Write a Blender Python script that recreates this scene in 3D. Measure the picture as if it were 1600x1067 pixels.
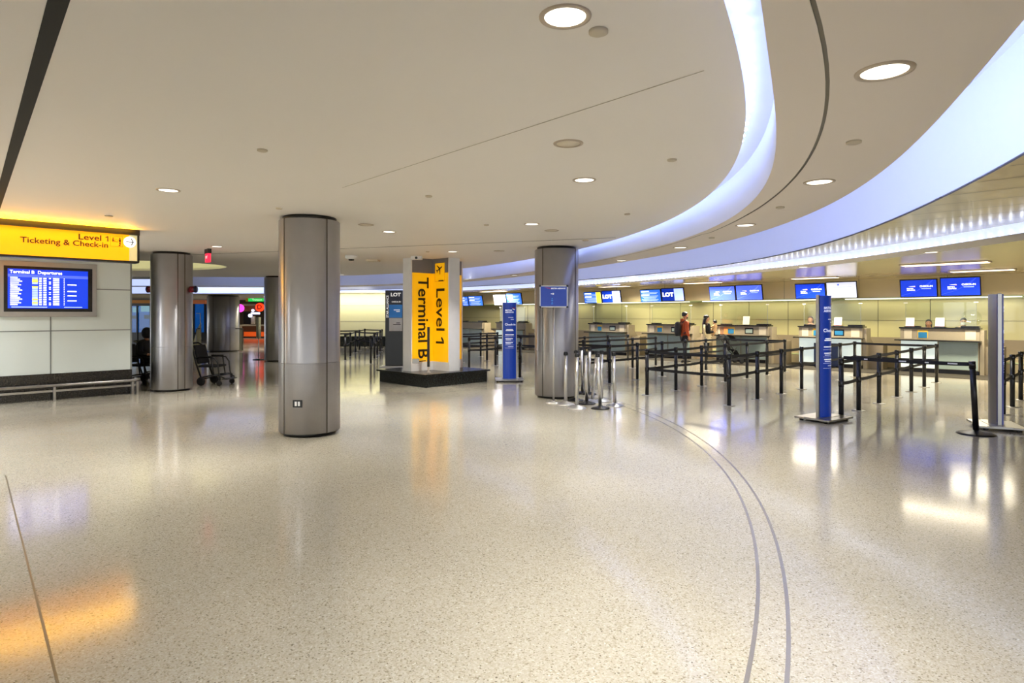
import bpy, bmesh, math, random
from mathutils import Vector, Matrix
random.seed(7)
PI=math.pi; S2=math.sqrt(2)
for o in list(bpy.data.objects): bpy.data.objects.remove(o)
scene=bpy.context.scene
COL=scene.collection
# ------------------------------------------------------------------ camera, world, exposure
F=960.0; HZ=491.0; EYE=1.70
cam=bpy.data.cameras.new('camera'); camo=bpy.data.objects.new('camera',cam); COL.objects.link(camo)
camo.location=(0,0,EYE); camo.rotation_euler=(PI/2,0,0)
cam.sensor_width=36; cam.lens=36*F/1600; cam.shift_y=-(533.5-HZ)/1600; cam.clip_start=.05; cam.clip_end=200
scene.camera=camo
w=bpy.data.worlds.new('world'); scene.world=w; w.use_nodes=True
bg=w.node_tree.nodes['Background']; bg.inputs[0].default_value=(.95,.98,1,1); bg.inputs[1].default_value=1.6
vs=scene.view_settings; vs.view_transform='Standard'; vs.look='None'; vs.gamma=1; vs.use_curve_mapping=False; vs.exposure=0.74
LP=1.0   # strength of the downlights
def area_light(name,loc,size,power,color,rot=(0,0,0),shape='DISK',sy=None,spread=None,kind='structure'):
    l=bpy.data.lights.new(name,'AREA'); l.shape=shape; l.size=size; l.energy=power*LP; l.color=color
    if sy: l.size_y=sy
    if spread: l.spread=spread
    o=bpy.data.objects.new(name,l); COL.objects.link(o); o.location=loc; o.rotation_euler=rot
    return o
# ceiling downlights: pixel centre, ceiling height
WARM=(1,.97,.91)
# ------------------------------------------------------------------ measuring helpers (photo pixel -> world at a known height or depth)
def P(x,y,z):
    Y=(EYE-z)*F/(y-HZ); return Vector(((x-800)/F*Y,Y,z))
def G(x,y): return P(x,y,0)
def at(x,y,Y): return Vector(((x-800)/F*Y,Y,EYE-(y-HZ)/F*Y))
def uv(u,v,z=0): return Vector(((u+v)/S2,(v-u)/S2,z))   # the hall's own grid: u along the desks, v towards them
# ------------------------------------------------------------------ materials
def lin(c):
    if isinstance(c,str):
        c=c.lstrip('#'); c=[int(c[i:i+2],16)/255 for i in (0,2,4)]
        return tuple(((x+.055)/1.055)**2.4 if x>.04045 else x/12.92 for x in c)
    return tuple(c)
def mat(name,col,rough=.5,metal=0,emit=None,es=1,var=.06,vscale=6,bump=0,bscale=60,coat=0,spec=.5):
    m=bpy.data.materials.new(name); m.use_nodes=True; nt=m.node_tree; b=nt.nodes['Principled BSDF']
    c=lin(col); b.inputs['Roughness'].default_value=rough; b.inputs['Metallic'].default_value=metal
    b.inputs['Coat Weight'].default_value=coat; b.inputs['Specular IOR Level'].default_value=spec
    tc=nt.nodes.new('ShaderNodeTexCoord'); n=nt.nodes.new('ShaderNodeTexNoise'); n.inputs['Scale'].default_value=vscale
    nt.links.new(tc.outputs['Object'],n.inputs['Vector'])
    mx=nt.nodes.new('ShaderNodeMix'); mx.data_type='RGBA'
    mx.inputs[6].default_value=(*[x*(1-var) for x in c],1); mx.inputs[7].default_value=(*[min(1,x*(1+var)) for x in c],1)
    nt.links.new(n.outputs['Fac'],mx.inputs[0]); nt.links.new(mx.outputs[2],b.inputs['Base Color'])
    if bump:
        n2=nt.nodes.new('ShaderNodeTexNoise'); n2.inputs['Scale'].default_value=bscale; nt.links.new(tc.outputs['Object'],n2.inputs['Vector'])
        bp=nt.nodes.new('ShaderNodeBump'); bp.inputs['Strength'].default_value=bump; bp.inputs['Distance'].default_value=.01
        nt.links.new(n2.outputs['Fac'],bp.inputs['Height']); nt.links.new(bp.outputs[0],b.inputs['Normal'])
    if emit is not None:
        b.inputs['Emission Color'].default_value=(*lin(emit),1); b.inputs['Emission Strength'].default_value=es
    return m
def floor_mat():
    m=mat('terrazzo','#c8bfa8',.2); nt=m.node_tree; b=nt.nodes['Principled BSDF']; tc=nt.nodes['Texture Coordinate']
    v=nt.nodes.new('ShaderNodeTexVoronoi'); v.inputs['Scale'].default_value=125; nt.links.new(tc.outputs['Object'],v.inputs['Vector'])
    r=nt.nodes.new('ShaderNodeSeparateColor'); nt.links.new(v.outputs['Color'],r.inputs[0])
    cr=nt.nodes.new('ShaderNodeValToRGB'); e=cr.color_ramp; e.interpolation='CONSTANT'
    e.elements[0].position=0; e.elements[0].color=(*lin('#bdb6a5'),1)
    e.elements[1].position=.62; e.elements[1].color=(*lin('#c8c2b2'),1)
    for p,c in ((.30,'#b8b19d'),(.48,'#c1baa9'),(.82,'#aba28d'),(.93,'#948b76'),(.978,'#7c7362'),(.988,'#d8d3c6')):
        q=e.elements.new(p); q.color=(*lin(c),1)
    nt.links.new(r.outputs[0],cr.inputs[0])
    n=nt.nodes.new('ShaderNodeTexNoise'); n.inputs['Scale'].default_value=.35; nt.links.new(tc.outputs['Object'],n.inputs['Vector'])
    mx=nt.nodes.new('ShaderNodeMix'); mx.data_type='RGBA'; mx.blend_type='MULTIPLY'; mx.inputs[0].default_value=.46
    nt.links.new(cr.outputs[0],mx.inputs[6]); nt.links.new(n.outputs['Fac'],mx.inputs[7]); nt.links.new(mx.outputs[2],b.inputs['Base Color'])
    n3=nt.nodes.new('ShaderNodeTexNoise'); n3.inputs['Scale'].default_value=1.2; nt.links.new(tc.outputs['Object'],n3.inputs['Vector'])
    mr=nt.nodes.new('ShaderNodeMapRange'); mr.inputs['To Min'].default_value=.07; mr.inputs['To Max'].default_value=.17
    nt.links.new(n3.outputs['Fac'],mr.inputs[0]); nt.links.new(mr.outputs[0],b.inputs['Roughness'])
    b.inputs['Specular IOR Level'].default_value=.62
    return m
def brushed(name,col,rough,scale=(90,90,1.2),dots=False,aniso=0):
    m=mat(name,col,rough,1); nt=m.node_tree; b=nt.nodes['Principled BSDF']; tc=nt.nodes['Texture Coordinate']
    mp=nt.nodes.new('ShaderNodeMapping'); mp.inputs['Scale'].default_value=scale; nt.links.new(tc.outputs['Object'],mp.inputs[0])
    n=nt.nodes.new('ShaderNodeTexNoise'); n.inputs['Scale'].default_value=1; n.inputs['Detail'].default_value=4; nt.links.new(mp.outputs[0],n.inputs['Vector'])
    mr=nt.nodes.new('ShaderNodeMapRange'); mr.inputs['To Min'].default_value=rough*.9; mr.inputs['To Max'].default_value=rough*1.1
    nt.links.new(n.outputs['Fac'],mr.inputs[0]); nt.links.new(mr.outputs[0],b.inputs['Roughness'])
    if aniso:
        tg=nt.nodes.new('ShaderNodeTangent'); tg.direction_type='RADIAL'; tg.axis='Z'; nt.links.new(tg.outputs[0],b.inputs['Tangent'])
        b.inputs['Anisotropic'].default_value=aniso; b.inputs['Anisotropic Rotation'].default_value=.25
    if dots:
        v=nt.nodes.new('ShaderNodeTexVoronoi'); v.inputs['Scale'].default_value=62; v.inputs['Randomness'].default_value=.25; nt.links.new(tc.outputs['Object'],v.inputs['Vector'])
        bp=nt.nodes.new('ShaderNodeBump'); bp.inputs['Strength'].default_value=.55; bp.inputs['Distance'].default_value=.004
        nt.links.new(v.outputs['Distance'],bp.inputs['Height']); nt.links.new(bp.outputs[0],b.inputs['Normal'])
    return m
def granite(name,base,chip):
    m=mat(name,base,.22); nt=m.node_tree; b=nt.nodes['Principled BSDF']; tc=nt.nodes['Texture Coordinate']
    n=nt.nodes.new('ShaderNodeTexNoise'); n.inputs['Scale'].default_value=45; n.inputs['Detail'].default_value=6; nt.links.new(tc.outputs['Object'],n.inputs['Vector'])
    cr=nt.nodes.new('ShaderNodeValToRGB'); e=cr.color_ramp; e.elements[0].position=.48; e.elements[0].color=(*lin(base),1); e.elements[1].position=.68; e.elements[1].color=(*lin(chip),1)
    nt.links.new(n.outputs['Fac'],cr.inputs[0]); nt.links.new(cr.outputs[0],b.inputs['Base Color']); return m
def glass_mat(name,tint,refl=.08,alpha=.92):
    m=bpy.data.materials.new(name); m.use_nodes=True; nt=m.node_tree; nt.nodes.clear()
    o=nt.nodes.new('ShaderNodeOutputMaterial'); t=nt.nodes.new('ShaderNodeBsdfTransparent'); t.inputs[0].default_value=(*[x*alpha for x in lin(tint)],1)
    g=nt.nodes.new('ShaderNodeBsdfGlossy'); g.inputs['Roughness'].default_value=.02
    fr=None
    mx=nt.nodes.new('ShaderNodeMixShader'); mx.inputs[0].default_value=refl*.6; nt.links.new(t.outputs[0],mx.inputs[1]); nt.links.new(g.outputs[0],mx.inputs[2]); nt.links.new(mx.outputs[0],o.inputs[0])
    return m
M=dict(
 floor=floor_mat(),
 ceil=mat('painted_ceiling','#ebe6de',.55,var=.02,vscale=.6),
 ringceil=mat('painted_ring_ceiling','#e6dccf',.55,var=.02,vscale=.6),
 cove=mat('cove_white','#e4e8f6',.6,var=.01),
 led=mat('led_strip_light','#ffffff',.5,emit=(.44,.54,1),es=5.9),
 led1=mat('led_strip_inner','#ffffff',.5,emit=(.38,.48,1),es=2.6),
 ledband=mat('led_backlit_band','#e8ecff',.5,emit=(.50,.60,1),es=.62),
 ledlip=mat('led_lens','#dfe6ff',.5,emit=(.46,.56,1),es=.5),
 leddot1=mat('led_point_bright','#ffffff',.5,emit=(.5,.62,1),es=14),
 leddot=mat('led_point','#ffffff',.5,emit=(.75,.83,1),es=6),
 metalceil=mat('glossy_metal_ceiling_panel','#dccfaa',.2,.3,var=.04,vscale=.8),
 joint=mat('dark_joint','#4a443a',.8),
 slot=mat('dark_slot','#17160f',.8), softjoint=mat('fine_joint','#b8b09e',.8),
 steel=brushed('brushed_steel','#a9a8ab',.34,(3,3,40),aniso=.8), steeldot=brushed('textured_steel','#9c9a9b',.38,(3,3,40),dots=True,aniso=.6),
 steelpost=brushed('polished_steel','#dcdad6',.30), black=mat('black_powder_coat','#121214',.35), blackg=mat('black_plastic','#0c0c0e',.25),
 belt=mat('black_webbing','#0f0f14',.7), navybelt=mat('navy_webbing','#10152c',.6),
 alu=brushed('satin_aluminium','#adaba8',.3), panel=mat('wall_panel_grey_green','#cfd8d4',.28,var=.02,vscale=1.2,coat=.3),
 panelj=mat('panel_joint','#7c817f',.7), granite=granite('black_granite','#101314','#343a38'), stone=granite('brown_granite','#191817','#3c3834'),
 yellow=mat('backlit_yellow','#d89a08',.4,emit='#ff9e00',es=.72,var=.01), cream=mat('sign_cream','#d9d2a0',.4,emit='#d9d2a0',es=.3), white=mat('white_paint','#e9e9e8',.45),
 whitelit=mat('lit_white','#ffffff',.5,emit='#ffffff',es=1.0), brown=mat('brown_lettering','#4a1c08',.6), dark=mat('dark_bronze','#1d1a14',.4),
 ypanel=mat('yellow_panel','#ffc412',.35,var=.02,emit='#ffb400',es=.22), gpanel=mat('grey_header','#77757a',.5), ink=mat('black_lettering','#0b0b0c',.5),  # ypanel: faint glow put into the panel colour to lift its brightness
 blue=mat('airline_blue','#123a9a',.3,emit='#1746c0',es=.12,var=.04), navy=mat('navy_panel','#0c1a3a',.35), navyd=mat('dark_slate_panel','#070b0d',.3),
 sky=mat('light_blue_panel','#2f86dc',.4,emit='#2f86dc',es=.1), lightp=mat('pale_panel','#eef2fa',.4), red=mat('red_ribbon','#c8202c',.4), wink=mat('white_lettering','#f2f4fa',.5,emit='#ffffff',es=.25),
 scr=mat('screen_blue','#1237c8',.25,emit='#0c38d0',es=.62,var=.1,vscale=2), scrl=mat('screen_light_blue','#4a62ea',.25,emit='#4b63f2',es=.7,var=.05,vscale=2),
 scrm=mat('screen_mid_blue','#2f6ad8',.25,emit='#2f6ae0',es=.65), scrw=mat('screen_white','#c4c8e0',.25,emit='#dfe4ff',es=.48,var=.02), scry=mat('screen_yellow','#e8d83a',.3,emit='#f0de40',es=.9),
 scrstreak=mat('screen_streak','#2a48e0',.3,emit='#2448e8',es=.7), scrstreak2=mat('screen_streak_pale','#6478f0',.3,emit='#6076f6',es=.8), scrnavy=mat('screen_navy','#0b2a90',.25,emit='#0b30a8',es=.5), scrink=mat('screen_lettering','#ffffff',.4,emit='#f2f6ff',es=1.2), scrsoft=mat('screen_soft_line','#9db0ff',.4,emit='#93a8ff',es=1.0), scrred=mat('screen_red','#e04058',.4,emit='#e03858',es=.9),
 lamp=mat('lamp_diffuser','#fff6e2',.5,emit=(1,.95,.84),es=1.6), lampdim=mat('unlit_lamp_glass','#ddd3bd',.4), rim=mat('lamp_rim','#b8a994',.35,.3), lampw=mat('warm_panel_lamp','#fff0d8',.5,emit=(1,.80,.56),es=1.8),
 disc=mat('painted_cover_disc','#c4b9a2',.5), bulk=mat('beige_bulkhead','#ead8ac',.5,var=.02), glassg=mat('green_backpainted_glass','#c6bf8e',.10,var=.02,vscale=.8,coat=.5), bandg=mat('glass_top_trim','#c4cf9c',.2),
 taupe=mat('taupe_wall','#8d806a',.5), creamwall=mat('cream_panel_wall','#d8d2a6',.35,var=.02), carpet=mat('dark_base_mat','#352f24',.8,var=.15,vscale=40),
 desk=mat('beige_stone','#958a74',.4,var=.08,vscale=30), desklit=mat('lit_frosted_panel','#c4cec8',.4,emit='#e0f0ea',es=.34), deskgr=mat('frosted_glass_panel','#93a39b',.25), desktop=mat('black_counter','#111112',.25),
 paper=mat('paper','#c9bea6',.7,var=.03), bluecard=mat('blue_card','#1f6f9e',.5), ycard=mat('yellow_card','#dcb43c',.5), orangecard=mat('orange_card','#e08a4c',.5), conveyor=mat('conveyor_beige','#b6a682',.45),
 shield=glass_mat('clear_acrylic','#fafcf8',alpha=1.0), window=glass_mat('shop_glass','#9fc4d8',.1,.85),
 skin=mat('skin','#c08a68',.55,var=.03), skin2=mat('skin_light','#d8ab86',.55,var=.03), hair=mat('black_hair','#0d0a09',.5), hairb=mat('brown_hair','#3c2214',.5),
 rust=mat('rust_orange_jacket','#a8461c',.75,bump=.3), bjacket=mat('black_jacket','#131316',.7,bump=.3), creamcoat=mat('cream_cloth','#d8c8a0',.8,bump=.3), jeans=mat('dark_jeans','#12141c',.8), blackp=mat('black_trousers','#0d0d10',.8),
 shoe=mat('dark_shoes','#17120f',.5), bluecloth=mat('navy_uniform','#141c34',.7), mask=mat('white_mask','#dcdcda',.8), eye=mat('eye_dark','#140c08',.3), babyw=mat('baby_cream_suit','#e2b884',.8),
 rubber=mat('rubber','#101012',.7), seatf=mat('black_seat_fabric','#18181b',.85), orange=mat('orange_front','#e05a1c',.5,emit='#e85818',es=.35), redlit=mat('lit_red','#ff3410',.5,emit='#ff3010',es=1.6), exitred=mat('lit_exit_red','#ff2040',.5,emit='#ff2440',es=1.0),
 pink=mat('lit_magenta','#ff40c8',.5,emit='#ff40c8',es=1.3), green=mat('lit_green','#16b040',.5,emit='#18b848',es=.8), fascia=mat('orange_brown_fascia','#b0742c',.5,emit='#b0742c',es=.12), fascia2=mat('copper_fascia','#b8683c',.5,emit='#b8683c',es=.15),
 shopblue=mat('shop_blue_glow','#2a6ea8',.5,emit='#2a70b0',es=.9,var=.5,vscale=1.4), shopwhite=mat('shop_lit_shelf','#e8e6c8',.5,emit='#e8e6d0',es=.9), whitehot=mat('shop_lamp','#ffffff',.5,emit='#d8d8ff',es=1.6),
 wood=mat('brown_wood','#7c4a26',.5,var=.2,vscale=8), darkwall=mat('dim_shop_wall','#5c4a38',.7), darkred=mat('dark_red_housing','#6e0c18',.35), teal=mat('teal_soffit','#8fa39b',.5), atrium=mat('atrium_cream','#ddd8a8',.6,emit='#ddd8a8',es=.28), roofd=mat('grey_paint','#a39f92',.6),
 brass=mat('pale_strip','#b7b2ab',.25,.8), goldstrip=mat('dark_strip','#77705c',.4,.6), plate=mat('galvanised_plate','#9a978e',.35,.7),
)
# ------------------------------------------------------------------ mesh builder
class MB:
    def __init__(s): s.bm=bmesh.new(); s.mats=[]; s.T=Matrix.Identity(4)
    def _m(s,m):
        if m is None: return 0
        if m not in s.mats: s.mats.append(m)
        return s.mats.index(m)
    def face(s,pts,m=None):
        vs=[s.bm.verts.new(s.T@Vector(p)) for p in pts]; f=s.bm.faces.new(vs); f.material_index=s._m(m); return f
    def grid(s,rings,m=None,close=False,capa=False,capb=False,smooth=True):
        mi=s._m(m); R=[[s.bm.verts.new(s.T@Vector(p)) for p in r] for r in rings]; n=len(R[0])
        for a,b in zip(R[:-1],R[1:]):
            for i in range(n if close else n-1):
                j=(i+1)%n
                try:
                    f=s.bm.faces.new((a[i],a[j],b[j],b[i])); f.material_index=mi; f.smooth=smooth
                except ValueError: pass
        for c,r in ((capa,R[0]),(capb,R[-1])):
            if c:
                f=s.bm.faces.new(r if c is capb and r is R[-1] else r[::-1]); f.material_index=mi
        return s
    def box(s,c,size,m=None,rz=0,bev=0,R=None):
        a,b,h=[x/2 for x in size]; T=Matrix.Translation(Vector(c))@(R if R is not None else Matrix.Rotation(rz,4,'Z'))
        if bev:
            bm=bmesh.new(); bmesh.ops.create_cube(bm,size=1); bmesh.ops.scale(bm,vec=size,verts=bm.verts)
            bmesh.ops.bevel(bm,geom=bm.edges[:],offset=bev,segments=2,affect='EDGES',profile=.6)
            vm={v:s.bm.verts.new(s.T@(T@v.co)) for v in bm.verts}; mi=s._m(m)
            for f in bm.faces:
                nf=s.bm.faces.new([vm[v] for v in f.verts]); nf.material_index=mi
            bm.free(); return s
        v=[s.bm.verts.new(s.T@(T@Vector(p))) for p in ((-a,-b,-h),(a,-b,-h),(a,b,-h),(-a,b,-h),(-a,-b,h),(a,-b,h),(a,b,h),(-a,b,h))]
        mi=s._m(m)
        for q in ((0,3,2,1),(4,5,6,7),(0,1,5,4),(1,2,6,5),(2,3,7,6),(3,0,4,7)):
            f=s.bm.faces.new([v[i] for i in q]); f.material_index=mi
        return s
    def lathe(s,prof,c=(0,0,0),m=None,n=32,R=None,capa=True,capb=True):
        T=Matrix.Translation(Vector(c))@(R if R is not None else Matrix.Identity(4))
        rings=[[T@Vector((r*math.cos(2*PI*i/n),r*math.sin(2*PI*i/n),z)) for i in range(n)] for r,z in prof]
        return s.grid(rings,m,True,capa,capb)
    def tube(s,pts,r,m=None,n=8,cap=True):
        pts=[Vector(p) for p in pts]; rings=[]; up=None
        for i,p in enumerate(pts):
            d=((pts[min(i+1,len(pts)-1)]-pts[max(i-1,0)])).normalized()
            if up is None: up=Vector((0,0,1)) if abs(d.z)<.9 else Vector((1,0,0))
            a=d.cross(up).normalized(); b=a.cross(d).normalized(); up=b
            rr=r[i] if isinstance(r,(list,tuple)) else r
            rings.append([p+a*rr*math.cos(2*PI*k/n)+b*rr*math.sin(2*PI*k/n) for k in range(n)])
        return s.grid(rings,m,True,cap,cap)
    def sphere(s,c,r,m=None,n=12,k=8,R=None):
        c=Vector(c); rx,ry,rz=(r,r,r) if not isinstance(r,(tuple,list)) else r
        rings=[]
        for j in range(1,k):
            t=PI*j/k; rings.append([c+((R@Vector((rx*math.sin(t)*math.cos(2*PI*i/n),ry*math.sin(t)*math.sin(2*PI*i/n),-rz*math.cos(t)))) if R is not None else Vector((rx*math.sin(t)*math.cos(2*PI*i/n),ry*math.sin(t)*math.sin(2*PI*i/n),-rz*math.cos(t)))) for i in range(n)])
        return s.grid(rings,m,True,True,True)
    def prism(s,poly,z0,z1,m=None):
        a=[(x,y,z0) for x,y in poly]; b=[(x,y,z1) for x,y in poly]
        s.grid([a,b],m,True,True,True,smooth=False); return s
    def build(s,name,m=None,parent=None,loc=None):
        me=bpy.data.meshes.new(name); bmesh.ops.recalc_face_normals(s.bm,faces=s.bm.faces[:]); s.bm.to_mesh(me); s.bm.free()
        if not s.mats: s.mats=[m]
        elif m is not None and s.mats[0] is not m: pass
        for x in s.mats: me.materials.append(x)
        o=bpy.data.objects.new(name,me); COL.objects.link(o)
        if parent: o.parent=parent
        if loc is not None: o.location=loc
        return o
def tag(o,label,cat,group=None,kind=None):
    o['label']=label; o['category']=cat
    if group: o['group']=group
    if kind: o['kind']=kind
    return o
def struct(o): o['kind']='structure'; return o
def thing(name,label,cat,loc=(0,0,0),rz=0,group=None):
    o=bpy.data.objects.new(name,None); COL.objects.link(o); o.location=loc; o.rotation_euler=(0,0,rz); o.empty_display_size=.1
    return tag(o,label,cat,group)
def kids(o): return [c for c in bpy.data.objects if c.parent is o]
def dup(root,loc,rz,label,group=None):
    r=root.copy(); COL.objects.link(r); r.location=loc; r.rotation_euler=(0,0,rz); r['label']=label
    if group: r['group']=group
    for ch in kids(root):
        c=ch.copy(); COL.objects.link(c); c.parent=r
        for g in kids(ch):
            d=g.copy(); COL.objects.link(d); d.parent=c
    return r
def text(name,s,size,M4,m,parent=None,bold=0,extrude=.002,align='LEFT',sx=1.0,spacing=1.0):
    c=bpy.data.curves.new(name,'FONT'); c.body=s; c.size=size; c.extrude=extrude; c.offset=bold; c.align_x=align; c.align_y='CENTER'; c.resolution_u=3; c.space_character=spacing
    t=bpy.data.objects.new(name,c); COL.objects.link(t); dg=bpy.context.evaluated_depsgraph_get()
    me=bpy.data.meshes.new_from_object(t.evaluated_get(dg)); bpy.data.objects.remove(t); bpy.data.curves.remove(c)
    me.transform(M4@Matrix.Diagonal((sx,1,1,1))); me.materials.clear(); me.materials.append(m)
    o=bpy.data.objects.new(name,me); COL.objects.link(o)
    if parent: o.parent=parent
    return o
def join_text(name,items,parent):
    """several text strings -> one lettering mesh. items: (string,size,matrix,material,bold,align,sx)"""
    bm=bmesh.new(); mats=[]
    for it in items:
        if it[0]=='bar':   # a line of print too small to read
            _,wd,h,M4,m=it; me=bpy.data.meshes.new('t'); b2=bmesh.new(); vs_=[[b2.verts.new(M4@Vector((-wd/2+wd*i_/8,q_*h/2,.001))) for i_ in range(9)] for q_ in (-1,1)]; [b2.faces.new((vs_[0][i_],vs_[0][i_+1],vs_[1][i_+1],vs_[1][i_])) for i_ in range(8)]; b2.to_mesh(me); b2.free()
        elif it[0]=='poly':
            _,pts,M4,m=it; me=bpy.data.meshes.new('t'); b2=bmesh.new(); b2.faces.new([b2.verts.new(M4@Vector((x,y,.002))) for x,y in pts]); b2.to_mesh(me); b2.free()
        else:
            s_,size,M4,m,bold,al,sx=it; o=text('t',s_,size,M4,m,None,bold,.001,al,sx); me=o.data; bpy.data.objects.remove(o)
        if m not in mats: mats.append(m)
        k=len(bm.faces); bm.from_mesh(me); bm.faces.ensure_lookup_table()
        for f in bm.faces[k:]: f.material_index=mats.index(m)
        bpy.data.meshes.remove(me)
    me=bpy.data.meshes.new(name); bm.to_mesh(me); bm.free()
    for m in mats: me.materials.append(m)
    o=bpy.data.objects.new(name,me); COL.objects.link(o); o.parent=parent; return o
def frame(x,y,z,face_rz=0,roll=0):
    """matrix for text whose plane faces -Y when face_rz=0"""
    return Matrix.Translation((x,y,z))@Matrix.Rotation(face_rz,4,'Z')@Matrix.Rotation(PI/2,4,'X')@Matrix.Rotation(roll,4,'Z')
def skin(name,V,E_,m,parent,sub=2,root=0):
    me=bpy.data.meshes.new(name); me.from_pydata([v[0] for v in V],E_,[]); o=bpy.data.objects.new(name,me); COL.objects.link(o)
    md=o.modifiers.new('skin','SKIN'); md.use_smooth_shade=True
    sv=me.skin_vertices[0].data
    for i,v in enumerate(V):
        r=v[1]; sv[i].radius=(r,r) if not isinstance(r,tuple) else r; sv[i].use_root=(i==root)
    sb=o.modifiers.new('sub','SUBSURF'); sb.levels=sub; sb.render_levels=sub
    dg=bpy.context.evaluated_depsgraph_get(); dg.update(); me2=bpy.data.meshes.new_from_object(o.evaluated_get(dg)); me2.name=name
    bpy.data.objects.remove(o); bpy.data.meshes.remove(me); me2.materials.clear(); me2.materials.append(m)
    for p in me2.polygons: p.use_smooth=True
    o=bpy.data.objects.new(name,me2); COL.objects.link(o); o.parent=parent; return o

# ------------------------------------------------------------------ ceiling curves, traced and lifted to their heights
def solve(A,b):
    n=len(b); A=[r[:]+[b[i]] for i,r in enumerate(A)]
    for i in range(n):
        p=max(range(i,n),key=lambda k:abs(A[k][i])); A[i],A[p]=A[p],A[i]
        for k in range(n):
            if k!=i:
                f=A[k][i]/A[i][i]
                for j in range(i,n+1): A[k][j]-=f*A[i][j]
    return [A[i][n]/A[i][i] for i in range(n)]
CX,CY=-9.5,8.5
def polar(pts,deg):
    """pts (X,Y) -> function theta -> radius, polynomial fit, held flat outside the measured range"""
    th=[math.atan2(y-CY,x-CX) for x,y in pts]; r=[math.hypot(x-CX,y-CY) for x,y in pts]
    n=deg+1; A=[[sum(t**(i+j) for t in th) for j in range(n)] for i in range(n)]; b=[sum(t**i*q for t,q in zip(th,r)) for i in range(n)]
    c=solve(A,b); lo,hi=min(th),max(th)
    def f(t):
        tt=max(lo,min(hi,t)); v=sum(c[i]*tt**i for i in range(n)); d=sum(i*c[i]*tt**(i-1) for i in range(1,n))
        return v+d*max(-.35,min(.35,(t-tt)))*.6
    return f
def px(pts,H):
    return [((x-800)/F*H*F/(HZ-y),H*F/(HZ-y)) for x,y in pts]
main_f=polar(px([(1115,0),(1137.5,37.5),(1154.3,75),(1164.6,105),(1169.9,135),(1171.6,159),(1169.3,198.7),(1157.1,235.6),(1139.3,265.6),(1115,293.7),(1086.9,316.2),(1040,347),(1002.5,361),(904.5,390.8),(832.5,404.5),(725.7,418),(627,427.5),(532,431)],1.38)+[(-9.2,22.7),(-12,22.7)],6)
rin_f=polar(px([(1160.9,0),(1186.2,43),(1203,80.6),(1214.3,120),(1222.7,157.4),(1226,198.7),(1221.8,231.9),(1204.9,269.3),(1178.7,303),(1133.7,338.7),(1086.9,364),(1040,382.7),(985,396.9),(904.5,413.5),(832.5,424),(725.7,436)],1.10)+[(-4,22.3),(-6.3,23.3),(-9.5,23.8),(-12,23.8)],6)
_gro=polar(px([(1266.8,0),(1283.6,46.9),(1293,93.7),(1293.4,135),(1284.6,198.7),(1261,250.6),(1231,288),(1190,321.8),(1152.4,344.3),(1115,361)],1.10),3)
gro_f=lambda t:_gro(t) if t<.0 else rin_f(t)+(_gro(0)-rin_f(0))*min(1,max(.3,(rout_f(t)-rin_f(t))/1.3))
rout_f=polar(px([(1600,7.5),(1563.6,73),(1526,129.3),(1466,199.6),(1413.7,243),(1366.9,276.8),(1320,304),(1227.4,347),(1133.7,376),(1040,399),(904.5,420.5),(832.5,429.5)],1.10)+[(-1.6,20.7),(-4.1,23.3),(-6.5,24.6),(-9.5,25),(-12,25)],6)
c2_f=polar(px([(1600,231.9),(1544.9,269),(1500,296.5),(1441.8,323.7),(1383.7,346),(1320,367),(1199,399.6),(1160,408)],1.30)+[(5.2,17.8),(4.3,20.6)]+px([(904.5,441.5),(832.5,447),(725.7,453)],1.15)+[(-5.5,31.2),(-9,32.3),(-12,32.3)],6)
def at_th(f,t,z): r=f(t); return Vector((CX+r*math.cos(t),CY+r*math.sin(t),z))
TH=[math.radians(-78+ i) for i in range(0,181)]   # -78 .. 102 degrees
def ribbon(f1,z1,f2,z2,m,name,parent,ths=TH,n=1,smooth=True):
    b=MB(); b.grid([[at_th(f1,t,z1) for t in ths],[at_th(f2,t,z2) for t in ths]],m,smooth=smooth); o=b.build(name,m,parent); return o
def off(f,d): return lambda t: f(t)+d
CZ=3.08
# main ceiling with the atrium opening, filled from a flat curve
def fill_curve(name,outer,holes,z,ext,m):
    c=bpy.data.curves.new(name,'CURVE'); c.dimensions='2D'; c.fill_mode='BOTH'; c.extrude=ext
    for pl in [outer]+holes:
        s=c.splines.new('POLY'); s.points.add(len(pl)-1); s.use_cyclic_u=True
        for i,(x,y) in enumerate(pl): s.points[i].co=(x,y,0,1)
    t=bpy.data.objects.new(name,c); COL.objects.link(t); dg=bpy.context.evaluated_depsgraph_get(); dg.update()
    me=bpy.data.meshes.new_from_object(t.evaluated_get(dg)); bpy.data.objects.remove(t); bpy.data.curves.remove(c)
    me.transform(Matrix.Translation((0,0,z))); me.materials.clear(); me.materials.append(m)
    o=bpy.data.objects.new(name,me); COL.objects.link(o); return o
hole=[(-11.6+3.4*math.cos(a)*(1 if math.cos(a)>0 else 1.4),17.4+2.0*math.sin(a)) for a in [2*PI*i/40 for i in range(40)]]
edge=[tuple(at_th(main_f,t,0))[:2] for t in TH]
ceiling=struct(fill_curve('ceiling',edge+[(-32,22.7),(-32,-12),(edge[0][0],-12)],[hole],CZ+.03,.03,M['ceil']))
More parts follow.
